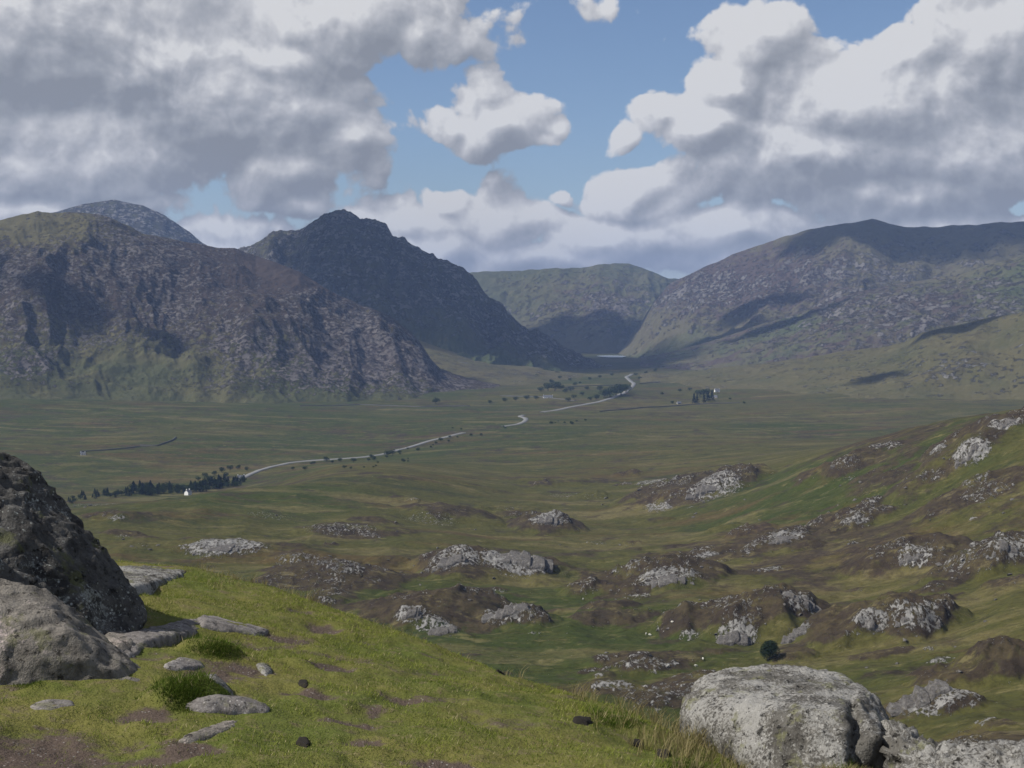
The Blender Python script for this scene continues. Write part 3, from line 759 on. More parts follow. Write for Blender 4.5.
def shade_cloud(px, py, d, rx, ry, seed, mat=CM_THICK, H=2600, label='white cumulus added high out of view to shade the mountains'):
    x, y, z = P(px, py, d)
    s_ = (H - z) / SUNV[2]  # added up the sun's ray, out of view, so its shadow lands here
    cx, cy = x + SUNV[0] * s_, y + SUNV[1] * s_
    nu, nv = 72, 22
    u = np.linspace(0, 2 * math.pi, nu); v = np.linspace(0, math.pi, nv)
    Uu, Vv = np.meshgrid(u, v)
    dx, dy, dz = np.cos(Uu) * np.sin(Vv), np.sin(Uu) * np.sin(Vv), np.cos(Vv)
    r = .98 + .75 * fbm(dx * 2, dy * 2, dz * 2 + seed * 7.7, 5, seed=seed)
    th = min(rx, ry) * .35
    zc = np.where(dz > 0, dz * th, dz * th * .3)
    Vx = np.stack([cx + dx * r * rx, cy + dy * r * ry, H + zc * r], -1)
    o = mesh_from('shade_cloud', Vx.reshape(-1, 3), grid_faces(nv, nu), mat, attrs={'thick': np.abs(dz)})
    return tag(o, label, kind='stuff', group='added clouds casting shade on the mountains')


for i, c_ in enumerate([(425, 298, 4950, 500, 420), (445, 335, 4800, 360, 420), (580, 352, 5600, 460, 950), (0, 310, 3750, 130, 200), (100, 335, 3500, 80, 80), (165, 345, 3400, 50, 50), (590, 345, 7300, 330, 420), (650, 322, 7300, 240, 200),
                        (985, 240, 6750, 720, 430), (850, 245, 6650, 400, 230), (760, 308, 6000, 260, 110), (700, 340, 5700, 420, 150), (790, 335, 5300, 300, 70), (965, 335, 3750, 190, 60), (870, 368, 3400, 80, 50), (425, 345, 3850, 60, 120)]):
    shade_cloud(*c_, seed=i + 1)

if HAZE > 0:
    hb = 14600.0
    z0, z1 = float(zz.min()) - 1.0 if zz.min() > -400 else -400.0, 640.0
    z0 = min(z0, -230.0)
    vs = [(-hb, -hb, z0), (hb, -hb, z0), (hb, hb, z0), (-hb, hb, z0), (-hb, -hb, z1), (hb, -hb, z1), (hb, hb, z1), (-hb, hb, z1)]
    hz = mesh_from('haze', vs, [(0, 3, 2, 1), (4, 5, 6, 7), (0, 1, 5, 4), (1, 2, 6, 5), (2, 3, 7, 6), (3, 0, 4, 7)], smooth=False)
    hm_ = bpy.data.materials.new('air'); hm_.use_nodes = True; t = hm_.node_tree; t.nodes.clear(); k = NT(t)
    o_ = k.node('ShaderNodeOutputMaterial'); pv = k.node('ShaderNodeVolumePrincipled')
    pv.inputs['Color'].default_value = HAZE_COL; pv.inputs['Density'].default_value = HAZE; pv.inputs['Anisotropy'].default_value = 0.0
    k.l.new(pv.outputs[0], o_.inputs['Volume']); hz.data.materials.append(hm_)
    tag(hz, 'thin blue haze hanging in the air between the knoll and the mountains', kind='stuff')
# ================================================================ rocks
def rock_material(name, dark, mid_, pale, lichen, sc=1.0, pale_amt=.5, bump=.02, streak=(1, 1, .4), crack=1.0):
    k = material(name, .9, .2)
    p = k.pos
    a = k.noise(p, 2.2 * sc, 6, .65); b = k.noise(k.scale(p, *streak), 9 * sc, 6, .7); f = k.noise(p, 42 * sc, 4, .7)
    c = k.mix(k.step(b, .30, .62), dark, mid_)
    c = k.mix(k.math('MULTIPLY', k.step(k.math('ADD', k.math('MULTIPLY', a, .55), k.math('MULTIPLY', f, .45)), .62 - .2 * pale_amt, .70 - .2 * pale_amt), .9), c, pale)
    v = k.vor(k.vmath('ADD', p, k.vmath('SCALE', k.vmath('SUBTRACT', k.node('ShaderNodeTexCoord').outputs['Object'], p), scale=0)), 24 * sc, 'F1')
    c = k.mix(k.math('MULTIPLY', k.step(v, .22, .10), k.step(a, .42, .56)), c, tuple(min(.7, q * 1.25) for q in pale))
    c = k.mix(k.math('MULTIPLY', k.step(k.noise(p, 4 * sc, 4, .7), .56, .66), .65), c, lichen)
    pits = k.step(k.noise(p, 17 * sc, 5, .75), .42, .33)
    c = k.mix(k.math('MULTIPLY', pits, .8), c, tuple(q * .35 for q in dark))
    c = k.mix(k.math('MULTIPLY_ADD', f, .9, -.2, clamp=True), c, k.vmath('SCALE', c, scale=.55))
    h = k.math('ADD', k.math('MULTIPLY', b, 1.0), k.math('ADD', k.math('MULTIPLY', f, .35), k.math('MULTIPLY', pits, -.5)))
    return finish(k, c, h, bump, 1.0)


R_DARK = rock_material('dark lichened rock', (.034, .032, .031), (.105, .100, .092), (.34, .35, .32), (.12, .125, .05), 1.0, .45, .03, (1, 1, 1))
R_WARM = rock_material('weathered grey rock', (.085, .076, .066), (.22, .20, .172), (.44, .37, .34), (.13, .13, .06), 1.2, .5, .028, (1, 1, .8))
R_PALE = rock_material('pale lichened rock', (.058, .053, .047), (.135, .127, .112), (.33, .32, .298), (.17, .17, .085), 1.3, .75, .03, (1, 1, .6))
R_SLAB = rock_material('flat grey slab', (.095, .085, .080), (.23, .21, .195), (.36, .34, .32), (.16, .155, .09), 1.6, .45, .018, (.6, 1, 1))
R_MOOR = rock_material('moorland crag', (.058, .050, .045), (.145, .136, .127), (.29, .28, .262), (.085, .072, .035), .16, .45, .4, (1, 1, .35))


def hull_rock(name, hulls, mat, voxel, disp, lam, seed=0, parent=None, fine=.35, strata=None, sharp=.5, smooth_it=2, link=True):
    bm = bmesh.new()
    for pts in hulls:
        vs = [bm.verts.new(p) for p in pts]
        r = bmesh.ops.convex_hull(bm, input=vs)
        dead = [g for g in r['geom_interior'] + r['geom_unused'] if isinstance(g, bmesh.types.BMVert)]
        bmesh.ops.delete(bm, geom=list(set(dead)), context='VERTS')
    me = bpy.data.meshes.new(name + '_hull'); bm.to_mesh(me); bm.free()
    tmp = bpy.data.objects.new('tmp', me); C.objects.link(tmp)
    md = tmp.modifiers.new('r', 'REMESH'); md.mode = 'VOXEL'; md.voxel_size = voxel
    if smooth_it:
        ms = tmp.modifiers.new('s', 'SMOOTH'); ms.iterations = smooth_it; ms.factor = .5
    dg = bpy.context.evaluated_depsgraph_get(); ev = tmp.evaluated_get(dg)
    m2 = bpy.data.meshes.new_from_object(ev)
    bpy.data.objects.remove(tmp); bpy.data.meshes.remove(me)
    n = len(m2.vertices)
    co = np.empty(n * 3, np.float32); m2.vertices.foreach_get('co', co); co = co.reshape(-1, 3).astype(float)
    no = np.empty(n * 3, np.float32); m2.vertices.foreach_get('normal', no); no = no.reshape(-1, 3).astype(float)
    q = co / lam
    h = fbm(q[:, 0], q[:, 1], q[:, 2], 4, seed=seed) * disp
    h += fbm(q[:, 0] * 4, q[:, 1] * 4, q[:, 2] * 4, 4, seed=seed + 50, ridged=True) * disp * fine
    if strata is not None:
        dv = np.array(strata[0]); dv = dv / np.linalg.norm(dv)
        s_ = co @ dv / strata[1] + fbm(q[:, 0], q[:, 1], q[:, 2], 3, seed=seed + 9) * .8
        saw = np.abs((s_ % 1.0) - .5) * 2
        h += (sstep(.0, .35, saw) - 1) * strata[2] * (.4 + .6 * vnoise(q[:, 0] * 1.5, q[:, 1] * 1.5, q[:, 2] * 1.5, seed + 3))
    # break the surface into flat-ish facets
    cell = fbm(q[:, 0] * 1.3, q[:, 1] * 1.3, q[:, 2] * 1.3, 2, seed=seed + 77) * 6
    h += (np.abs((cell % 1.0) - .5) * 2 - .5) * disp * sharp
    co = co + no * h[:, None]
    m2.vertices.foreach_set('co', co.astype(np.float32).ravel()); m2.update()
    m2.polygons.foreach_set('use_smooth', np.ones(len(m2.polygons), dtype=bool))
    m2.materials.clear(); m2.materials.append(mat); m2.name = name
    o = bpy.data.objects.new(name, m2)
    if link: C.objects.link(o)
    if parent: o.parent = parent
    return o


def pts3(L): return [P(*p) for p in L]


# big dark boulder at the left edge
A = [(-60, 430, 8.9), (0, 456, 9.0), (22, 463, 9.0), (48, 486, 8.9), (76, 516, 8.8), (102, 550, 8.7), (128, 583, 8.6), (146, 607, 8.5), (150, 640, 8.5), (60, 560, 8.2), (20, 520, 8.3),
     (60, 640, 7.9), (120, 700, 7.9), (150, 720, 8.4), (-330, 430, 8.7), (-330, 760, 7.6), (0, 640, 7.7), (-60, 500, 10.8), (20, 520, 10.6), (110, 600, 9.8), (-330, 470, 10.6), (-330, 640, 10.8), (60, 700, 10.4), (0, 800, 8.0)]
o = hull_rock('boulder', [pts3(A), pts3([(-10, 556, 7.75), (30, 575, 7.8), (55, 600, 7.8), (60, 650, 7.7), (-80, 545, 7.8), (-80, 660, 7.6), (0, 600, 8.4), (40, 640, 8.4)])], R_DARK, .026, .045, .55, seed=3, strata=((.72, .1, .66), .21, .06), fine=.5)
tag(o, 'big dark lichen-covered boulder sloping up out of the left edge of the grass', 'boulder')
B = [(-120, 570, 7.6), (0, 580, 7.6), (22, 581, 7.6), (45, 591, 7.6), (72, 608, 7.6), (98, 632, 7.5), (125, 660, 7.4), (157, 690, 7.25), (150, 700, 7.1), (104, 688, 7.05), (85, 660, 7.08), (55, 676, 7.1), (0, 668, 7.1), (70, 630, 7.15), (20, 615, 7.25),
     (-120, 668, 7.1), (-120, 760, 7.0), (60, 760, 7.1), (150, 740, 7.15), (-120, 620, 8.4), (60, 660, 8.1), (150, 720, 7.7)]
B2 = [(95, 630, 7.5), (127, 657, 7.42), (163, 688, 7.3), (164, 700, 7.0), (118, 697, 6.95), (106, 684, 7.02), (100, 650, 7.2), (120, 740, 7.0), (164, 740, 7.2), (150, 720, 7.6)]
o = hull_rock('boulder', [pts3(B), pts3(B2)], R_WARM, .022, .03, .5, seed=11, fine=.45, strata=((-.45, .3, .8), .34, .03), sharp=.4)
tag(o, 'rounded brownish-grey boulder leaning in front of the big dark boulder', 'boulder')
# right boulder with its split-off end
I1 = [(681, 712, 8.25), (684, 699, 8.35), (700, 681, 8.6), (722, 669, 8.8), (760, 665.5, 9.0), (800, 667, 9.0), (838, 673, 8.9), (856, 682, 8.7), (688, 735, 8.05), (700, 715, 7.9), (720, 700, 7.95), (760, 705, 7.7), (800, 712, 7.5), (845, 712, 7.5), (735, 762, 7.65), (780, 785, 7.3), (850, 790, 7.15),
      (856, 735, 7.7), (690, 800, 8.0), (780, 850, 7.3), (856, 850, 7.4), (760, 720, 9.7), (840, 720, 9.6), (690, 760, 8.9), (850, 800, 9.2)]
I2 = [(857, 685, 8.6), (864, 686, 8.6), (876, 697, 8.4), (887, 715, 8.1), (892, 740, 7.9), (857, 702, 7.75), (878, 735, 7.45), (857, 750, 7.4), (895, 770, 7.5), (857, 850, 7.3), (900, 850, 7.6), (860, 730, 9.3), (895, 760, 9.0)]
I3 = [(846, 708, 7.65), (866, 735, 7.6), (868, 800, 7.4), (846, 800, 7.4), (850, 730, 8.6), (870, 745, 8.6), (880, 800, 8.0)]
o = hull_rock('boulder', [pts3(I1), pts3(I2), pts3(I3)], R_PALE, .021, .030, .42, seed=21, fine=.55, strata=((.15, .9, .5), .22, .02), sharp=.5)
tag(o, 'large pale grey boulder speckled with lichen standing at the lower right', 'boulder')
J1 = [(885, 722, 7.7), (905, 730, 7.6), (922, 742, 7.5), (925, 760, 7.3), (884, 750, 7.4), (888, 790, 7.3), (930, 800, 7.2), (890, 740, 8.3), (925, 760, 8.2)]
J2 = [(905, 741, 7.4), (935, 744, 7.4), (975, 747, 7.3), (1010, 746, 7.3), (1050, 752, 7.3), (1130, 760, 7.3), (900, 775, 6.9), (960, 772, 6.8), (1060, 780, 6.7), (1130, 790, 6.7), (900, 850, 6.8), (1130, 870, 6.7), (940, 770, 8.0), (1130, 790, 8.0)]
o = hull_rock('boulder', [pts3(J1), pts3(J2)], R_PALE, .024, .05, .28, seed=33, fine=.8, sharp=1.0)
tag(o, 'low broken tail of pale rock beside the large boulder at the lower right', 'boulder')

SLABPOLY = []


def slab(outline, h, label, mat=R_SLAB, name='rock_slab', voxel=.018, disp=.02, seed=0, sink=.12, cat='rock slab', strata=None, cut=True):
    top, pts = [], []
    W = [drop(px, py, FG, dmin=2, dmax=16.5) for px, py in outline]
    cx = sum(w_[0] for w_ in W) / len(W); cy = sum(w_[1] for w_ in W) / len(W)
    if cut: SLABPOLY.append([(w_[0], w_[1]) for w_ in W])
    for x, y, z, d in W:
        pts.append((x, y, z - sink)); pts.append((x, y, z + h * .05))
        pts.append((x + (cx - x) * .18, y + (cy - y) * .25, z + h * .40))
    o = hull_rock(name, [pts], mat, voxel, disp * .6, .3, seed=seed, fine=.6, sharp=.5, strata=strata)
    return tag(o, label, cat)


slab([(104, 572), (120, 566), (150, 566), (186, 572), (184, 577), (150, 590), (122, 604), (108, 590)], .07, 'whitish rock slab at the grassy edge just right of the big dark boulder', R_PALE, seed=41, disp=.035, voxel=.025)
slab([(108, 652), (118, 640), (150, 629), (185, 620), (206, 617), (200, 630), (178, 640), (140, 652), (128, 658)], .07, 'long grey tongue of rock reaching right from the foot of the boulders', seed=42, strata=((.2, .9, .2), .12, .03))
slab([(196, 618), (215, 617), (250, 624), (270, 631), (255, 636), (225, 632), (200, 627)], .045, 'thin grey slab continuing the long tongue of rock across the grass', seed=43)
slab([(28, 706), (48, 699), (72, 700), (76, 706), (52, 712), (34, 711)], .02, 'small flat oval slab level with the turf in front of the brownish boulder', seed=44, disp=.008)
slab([(182, 706), (205, 698), (240, 697), (268, 706), (270, 713), (240, 713), (205, 713)], .055, 'low grey rock at the foot of the green mossy hummock', R_SLAB, seed=45)
slab([(205, 676), (214, 675), (226, 688), (234, 697), (222, 698), (212, 690)], .08, 'narrow upright pale stone on the right flank of the mossy hummock', R_PALE, seed=46, disp=.02)
slab([(178, 742), (190, 735), (222, 722), (240, 719), (236, 727), (212, 738), (190, 745)], .025, 'flat cracked sliver of rock in the turf near the bottom edge', R_WARM, seed=47, disp=.014)
slab([(160, 668), (178, 660), (200, 662), (206, 668), (180, 672)], .05, 'small rock half covered by moss on top of the hummock', seed=48, disp=.02)
slab([(255, 664), (268, 663), (273, 672), (266, 678), (260, 672)], .03, 'small pale stone on the patch of bare earth', R_PALE, seed=49, disp=.012)
slab([(105, 636), (128, 634), (135, 650), (118, 654), (104, 648)], .10, 'small grey rock wedged between the two left boulders', R_WARM, seed=50)
R_BLACK = plain('near-black lump', (.024, .021, .018), .95, .1, .5, 30)  # one near-black tone shared by the small dark lumps
for i, (px, py, w_, h_, lab) in enumerate([(583, 722, 20, .062, 'black stone lying alone on the green turf'), (637, 744, 14, .045, 'small dark clod on the turf between the black stone and pale boulder'), (664, 755, 16, .04, 'small dark clod on the turf close to the pale boulder'),
                                           (303, 744, 16, .07, 'dark lump in the turf near the bottom edge'), (501, 664, 9, .03, 'tiny dark stone near the far edge of the turf'), (303, 684, 10, .035, 'little dark stone beside the bare worn patch')]):
    slab([(px - w_ / 2, py), (px - w_ / 4, py - 5), (px + w_ / 3, py - 4), (px + w_ / 2, py + 2), (px + w_ / 4, py + 4), (px - w_ / 3, py + 2)], h_ * .62, lab, R_BLACK, 'stone', .005, .014, 60 + i, .02, 'stone', cut=False)

# ================================================================ crags and loose stones on the moor
def crag(px, py, w_, h_, label, seed, tilt=.15):
    w_ *= .9; h_ *= .85
    r_ = random.Random(seed)
    x, y, z, d = drop(px, py + h_ * .36, FG, dmin=290)
    s_ = d / F; W = w_ * s_; H = h_ * s_
    hulls = []
    n = 5
    for j in range(n):
        f = (j + .5) / n - .5 + r_.uniform(-.06, .06)
        cw = W / n * r_.uniform(1.0, 1.6); top = H * (1 - (abs(f) * 1.7) ** 2) * r_.uniform(.72, 1.05)
        bx = x + f * W; by = y + abs(f) * W * .25 + r_.uniform(-.04, .04) * W
        gz = float(FG.at(math.atan2(bx, by), math.hypot(bx, by)))
        dep = W * .55
        p_ = []
        for (ax, ay, az_) in ((-.5, 0, -.35), (.5, 0, -.35), (-.55, 1, -.3), (.55, 1, -.3), (-.5, .10, .25), (.5, .10, .3), (-.45, .45, .65), (.45, .42, .7), (-.3, 1.0, .95), (.4, 1.0, .85)):
            p_.append((bx + ax * cw * 1.15 + az_ * top * tilt + r_.uniform(-.1, .1) * cw, by + ay * dep + r_.uniform(-.06, .06) * dep, gz + az_ * top * r_.uniform(.85, 1.1) * .62 - (.25 * top if az_ < 0 else 0)))
        hulls.append(p_)
    o = hull_rock('rock_outcrop', hulls, R_MOOR, max(.28, W / 100), W * .009, W * .13, seed=seed, fine=.8, sharp=.7, smooth_it=2, strata=((.3, .5, .8), W * .11, W * .008))
    return tag(o, label, 'crag')


CRAGS = [(526, 562, 56, 32, 'smooth pale grey slab of crag, widest rock on the heathery knoll in mid moor'),
         (449, 560, 34, 24, 'broken grey crag just left of the widest smooth slab on the moor'),
         (549, 519, 24, 18, 'small grey crag on the heather knoll above the widest slab'),
         (505, 613, 42, 18, 'dark craggy rock beyond the turf edge at the end of the heather ridge'),
         (411, 613, 20, 20, 'narrow pale crag on the brown heather ridge just beyond the turf'),
         (443, 630, 30, 18, 'low pale crag breaking the brown heather nearest the turf edge'),
         (216, 549, 76, 10, 'long low flat-topped rock on the green slope behind the knoll'),
         (706, 488, 38, 22, 'cluster of grey crag on the farthest round heather knoll'),
         (785, 539, 30, 15, 'grey crag on the right shoulder of a heather knoll halfway up the moor'),
         (672, 580, 44, 20, 'dark slanting crag in the middle of the broad central knoll'),
         (736, 637, 34, 26, 'pale grey crag at the left foot of the tallest heather dome'),
         (804, 602, 38, 16, 'slanting pale crag on the right side of the tallest heather dome'),
         (796, 633, 24, 22, 'pale crag just right of the dark round tree'),
         (873, 625, 26, 22, 'upright grey crag on the left face of the right-hand heather dome'),
         (918, 616, 42, 20, 'long pale crag sloping down the right end of the right-hand heather dome'),
         (927, 698, 56, 28, 'broad jumbled crag with pale blocks behind the large pale boulder'),
         (971, 454, 28, 18, 'wedge of smooth pale crag high on the right moor'),
         (912, 558, 26, 16, 'small pale crag on a heather bank at the right of the moor'),
         (1009, 549, 28, 22, 'grey crag at the right edge halfway up the moor'),
         (1005, 425, 26, 9, 'low pale crag on the heather skyline at the far right')]
for i, c_ in enumerate(CRAGS): crag(*c_, seed=200 + i)

# loose stones: a few shapes, copied
protos = []
for s_ in range(4):
    r_ = random.Random(900 + s_)
    pts = [(r_.gauss(0, .5), r_.gauss(0, .42), r_.gauss(0, .3)) for _ in range(22)]
    o = hull_rock('stone', [pts], R_MOOR, .09, .05, .5, seed=900 + s_, fine=.6, link=False)
    protos.append(o.data)
STN = [(833, 467, 6), (854, 500, 4), (940, 566, 7), (945, 600, 4), (800, 480, 3), (690, 566, 3), (700, 600, 3), (606, 653, 4), (610, 668, 4), (650, 655, 3), (904, 640, 4), (866, 668, 4), (896, 664, 4),
       (960, 672, 5), (1010, 575, 5), (996, 600, 4), (985, 622, 4), (963, 560, 3), (1012, 500, 4), (905, 488, 3), (470, 600, 3), (420, 585, 3), (437, 548, 3), (388, 560, 3), (330, 556, 3), (620, 545, 3), (640, 490, 4),
       (602, 505, 3), (560, 545, 3), (475, 530, 3), (395, 522, 3), (745, 500, 3), (840, 486, 3), (872, 505, 3), (930, 520, 3), (760, 520, 3), (905, 505, 3), (980, 480, 4)]
r_ = random.Random(5)
for _ in range(75):
    c_ = r_.choice(ROCKS)
    STN.append((c_[0] + r_.gauss(0, c_[2] * .6), c_[1] + abs(r_.gauss(.3, .5)) * c_[3] * .8, r_.uniform(1.6, 4)))
for (px, py, w_) in STN:
    if not (0 < px < 1024 and 405 < py < 760): continue
    x, y, z, d = drop(px, py, FG, dmin=290)
    if d > 2200: continue
    o = bpy.data.objects.new('stone', r_.choice(protos)); C.objects.link(o)
    q = w_ * d / F * .7
    o.location = (x, y, z + q * .12); o.scale = (q, q * r_.uniform(.7, 1.1), q * r_.uniform(.7, 1.1)); o.rotation_euler = (r_.uniform(-.3, .3), r_.uniform(-.3, .3), r_.uniform(0, 6.3))
    tag(o, 'small pale stone lying loose on the heather and grass of the moor', 'stone', 'loose pale stones scattered over the moor')
# ================================================================ grass on the knoll
def blade_material(name, c0, c1, c2):
    m = bpy.data.materials.new(name); m.use_nodes = True; t = m.node_tree; t.nodes.clear(); k = NT(t)
    out = k.node('ShaderNodeOutputMaterial')
    tint = k.attr('tint'); pos = k.node('ShaderNodeNewGeometry').outputs['Position']
    patch = k.noise(pos, 1.3, 4, .6)
    c = k.mix(k.step(k.math('ADD', tint, k.math('MULTIPLY_ADD', patch, 1.2, -.6)), .15, .85), c0, c1)
    c = k.mix(k.step(tint, .84, .95), c, c2)
    a = k.node('ShaderNodeBsdfDiffuse'); b = k.node('ShaderNodeBsdfTranslucent'); k.put(a.inputs[0], c); k.put(b.inputs[0], c)
    mx = k.node('ShaderNodeMixShader'); mx.inputs[0].default_value = .35
    k.l.new(a.outputs[0], mx.inputs[1]); k.l.new(b.outputs[0], mx.inputs[2]); k.l.new(mx.outputs[0], out.inputs[0])
    return m


def in_poly(x, y, poly):
    inside = np.zeros(x.shape, bool); n = len(poly)
    for i in range(n):
        x1, y1 = poly[i]; x2, y2 = poly[(i + 1) % n]
        c = ((y1 > y) != (y2 > y)) & (x < (x2 - x1) * (y - y1) / (y2 - y1 + 1e-12) + x1)
        inside ^= c
    return inside


def blades(name, az, d, hgt, wid, lean, mat, label, seg=1, tint=None, seed=0):
    r_ = np.random.default_rng(seed)
    x = d * np.sin(az); y = d * np.cos(az); z = FG.at(az, d) - .006
    n = len(x); th = r_.uniform(0, 2 * np.pi, n); ph = r_.uniform(0, 2 * np.pi, n)
    # blades turn their width to any side and lean any way, a little down wind
    wx_ = np.cos(th) * wid * .5; wy_ = np.sin(th) * wid * .5
    lx = np.cos(ph) * lean * hgt + hgt * .12; ly = np.sin(ph) * lean * hgt
    tint = r_.uniform(0, 1, n) if tint is None else tint
    if seg == 1:
        V_ = np.stack([np.stack([x - wx_, y - wy_, z], -1), np.stack([x + wx_, y + wy_, z], -1), np.stack([x + lx, y + ly, z + hgt], -1)], 1)
        Fc = np.arange(n * 3).reshape(-1, 3)
        return tag(mesh_from(name, V_.reshape(-1, 3), Fc, mat, attrs={'tint': np.repeat(tint, 3)}, smooth=False), label, kind='stuff')
    P0 = np.stack([x, y, z], -1); W_ = np.stack([wx_, wy_, 0 * x], -1)
    M_ = P0 + np.stack([lx * .3, ly * .3, hgt * .6], -1); T_ = P0 + np.stack([lx, ly, hgt], -1)
    V_ = np.stack([P0 - W_, P0 + W_, M_ - W_ * .7, M_ + W_ * .7, T_], 1)
    b = np.arange(n)[:, None] * 5
    Fc = np.concatenate([b + np.array([[0, 1, 3]]), b + np.array([[0, 3, 2]]), b + np.array([[2, 3, 4]])])
    return tag(mesh_from(name, V_.reshape(-1, 3), Fc, mat, attrs={'tint': np.repeat(tint, 5)}, smooth=False), label, kind='stuff')


FBARE = Field(bare)
N = 520000
daz = .42
g_az = rng.uniform(-daz, daz, N); g_d = np.sqrt(rng.uniform(4.6 ** 2, 14.2 ** 2, N))
edge = np.interp(g_az, EDGE_AZ, EDGE_D) + .9
keep = g_d < edge
gx = g_d * np.sin(g_az); gy = g_d * np.cos(g_az)
bz = FBARE.at(g_az, g_d) + fbm(gx / .12, gy / .12, 0, 3, seed=90) * .35
keep &= rng.uniform(0, 1, N) > sstep(.15, .6, bz) * .93
clump = fbm(gx / .35, gy / .35, 4, 3, seed=91)
keep &= rng.uniform(0, 1, N) < np.clip(.75 + clump * .9, .15, 1)
for poly in SLABPOLY: keep &= ~in_poly(gx, gy, poly)
g_az, g_d, clump = g_az[keep], g_d[keep], clump[keep]
gx, gy = gx[keep], gy[keep]
tuf = np.zeros(len(gx))
for (px, py, r_, h_) in TUFTS:
    x, y, z, d = drop(px, py, FN0, dmin=2, dmax=14)
    tuf = np.maximum(tuf, sstep(1.1, .5, np.hypot(gx - x, gy - y) / r_))
hh = (.009 + .014 * rng.uniform(0, 1, len(gx)) ** 1.5) * (1 + clump * .6) * (1 + tuf * 1.8)
mic = fbm(gx / .045, gy / .045, 2, 3, seed=97)
hh = hh * (1 + mic * .7)
ti = np.clip(rng.uniform(0, 1, len(gx)) * .55 + .22 + mic * .55 + clump * .3 - tuf * .55, 0, .83)
ti = np.where(rng.uniform(0, 1, len(gx)) > .93, .97, ti)
BL = blade_material('turf blades', (.072, .112, .018), (.225, .250, .055), (.42, .36, .20))
blades('grass', g_az, g_d, hh, rng.uniform(.003, .0062, len(gx)), .75, BL, 'short cropped green turf covering the knoll', tint=ti, seed=1)

# deep green cushions on the two hummocks and at the foot of the left boulders
ta, td = [], []
for (px, py, sx, sy, n) in [(186, 690, 26, 12, 8000), (215, 650, 24, 6, 3500), (92, 618, 14, 8, 4000), (25, 684, 14, 3, 900), (12, 660, 8, 5, 0), (850, 765, 24, 6, 3000), (620, 722, 24, 6, 2500), (690, 765, 30, 5, 2000)]:
    if not n: continue
    q = [drop(px + rng.normal(0, sx * .6), py + rng.normal(0, sy * .6), FG, dmin=3, dmax=14) for _ in range(120)]
    i_ = rng.integers(0, 120, n)
    qa = np.array([[math.atan2(a[0], a[1]), a[3]] for a in q])
    ta.append(qa[i_, 0] + rng.normal(0, .0030, n)); td.append(qa[i_, 1] + rng.normal(0, .03, n))
ta = np.concatenate(ta); td = np.concatenate(td)
MOSS = blade_material('moss and grass cushion', (.045, .075, .012), (.085, .12, .022), (.16, .17, .05))
blades('moss_grass', ta, td, rng.uniform(.008, .022, len(ta)), rng.uniform(.003, .006, len(ta)), .6, MOSS, 'deep green moss and grass cushions growing round the rocks', seed=4)

# dry bents along the rim of the knoll and in front of the pale boulder
BENT = blade_material('dry bents', (.20, .17, .075), (.33, .28, .15), (.10, .12, .03))
bp = []
for (px0, px1, n, off, sp, hm_x) in [(190, 330, 300, .25, .25, .08), (420, 520, 160, .1, .2, .05), (520, 600, 420, .05, .2, .09), (600, 720, 420, -.1, .3, .07), (330, 420, 100, .1, .2, .05)]:
    a0 = ray(px0, 384)[0]; a1 = ray(px1, 384)[0]
    aa = rng.uniform(a0, a1, n) + rng.normal(0, .002, n)
    c_ = fbm(aa * 60, aa * 0, 0, 3, seed=95) > -.05
    aa = aa[c_]
    bp.append((aa, np.interp(aa, EDGE_AZ, EDGE_D) + off + rng.normal(0, sp, len(aa)), rng.uniform(.4, 1.1, len(aa)) * hm_x * 1.3))
for (px, py, sx, sy, n, hm_x) in [(640, 700, 14, 12, 160, .10), (655, 735, 26, 10, 260, .10), (690, 752, 22, 8, 420, .08), (690, 720, 10, 8, 120, .12), (862, 752, 34, 10, 1500, .05), (250, 578, 40, 8, 300, .05), (738, 770, 40, 8, 500, .06)]:
    aa, dd = [], []
    for _ in range(40):
        q = drop(px + rng.normal(0, sx), py + rng.normal(0, sy), FG, dmin=3, dmax=14)
        aa.append(math.atan2(q[0], q[1])); dd.append(q[3])
    i_ = rng.integers(0, 40, n)
    bp.append((np.array(aa)[i_] + rng.normal(0, .0015, n), np.array(dd)[i_] + rng.normal(0, .04, n), rng.uniform(.5, 1.1, n) * hm_x * 1.3))
ba = np.concatenate([b_[0] for b_ in bp]); bd = np.concatenate([b_[1] for b_ in bp]); bh = np.concatenate([b_[2] for b_ in bp])
blades('dry_grass', ba, bd, bh, rng.uniform(.0025, .0045, len(ba)), .55, BENT, 'wisps of dry straw-coloured grass along the rim of the knoll', seg=2, seed=2)

# ================================================================ trees
LEAF_D = plain('dark conifer needles', (.016, .028, .014), .9, .1, .5, .8)
LEAF_G = plain('bush leaves', (.026, .042, .014), .9, .1, .5, .8)
BARK = plain('bark', (.06, .045, .035), .95, .1, .3, 4)


def leaf_faces(P_, size, r_):
    n = len(P_)
    a = r_.normal(0, 1, (n, 3)); a /= np.linalg.norm(a, axis=1)[:, None]
    b = np.cross(a, r_.normal(0, 1, (n, 3))); b /= np.linalg.norm(b, axis=1)[:, None]
    s_ = (size * r_.uniform(.6, 1.3, n))[:, None]
    V_ = np.stack([P_ - a * s_, P_ + b * s_ * .7, P_ + a * s_, P_ - b * s_ * .7], 1)
    return V_.reshape(-1, 3), np.arange(n * 4).reshape(-1, 4)


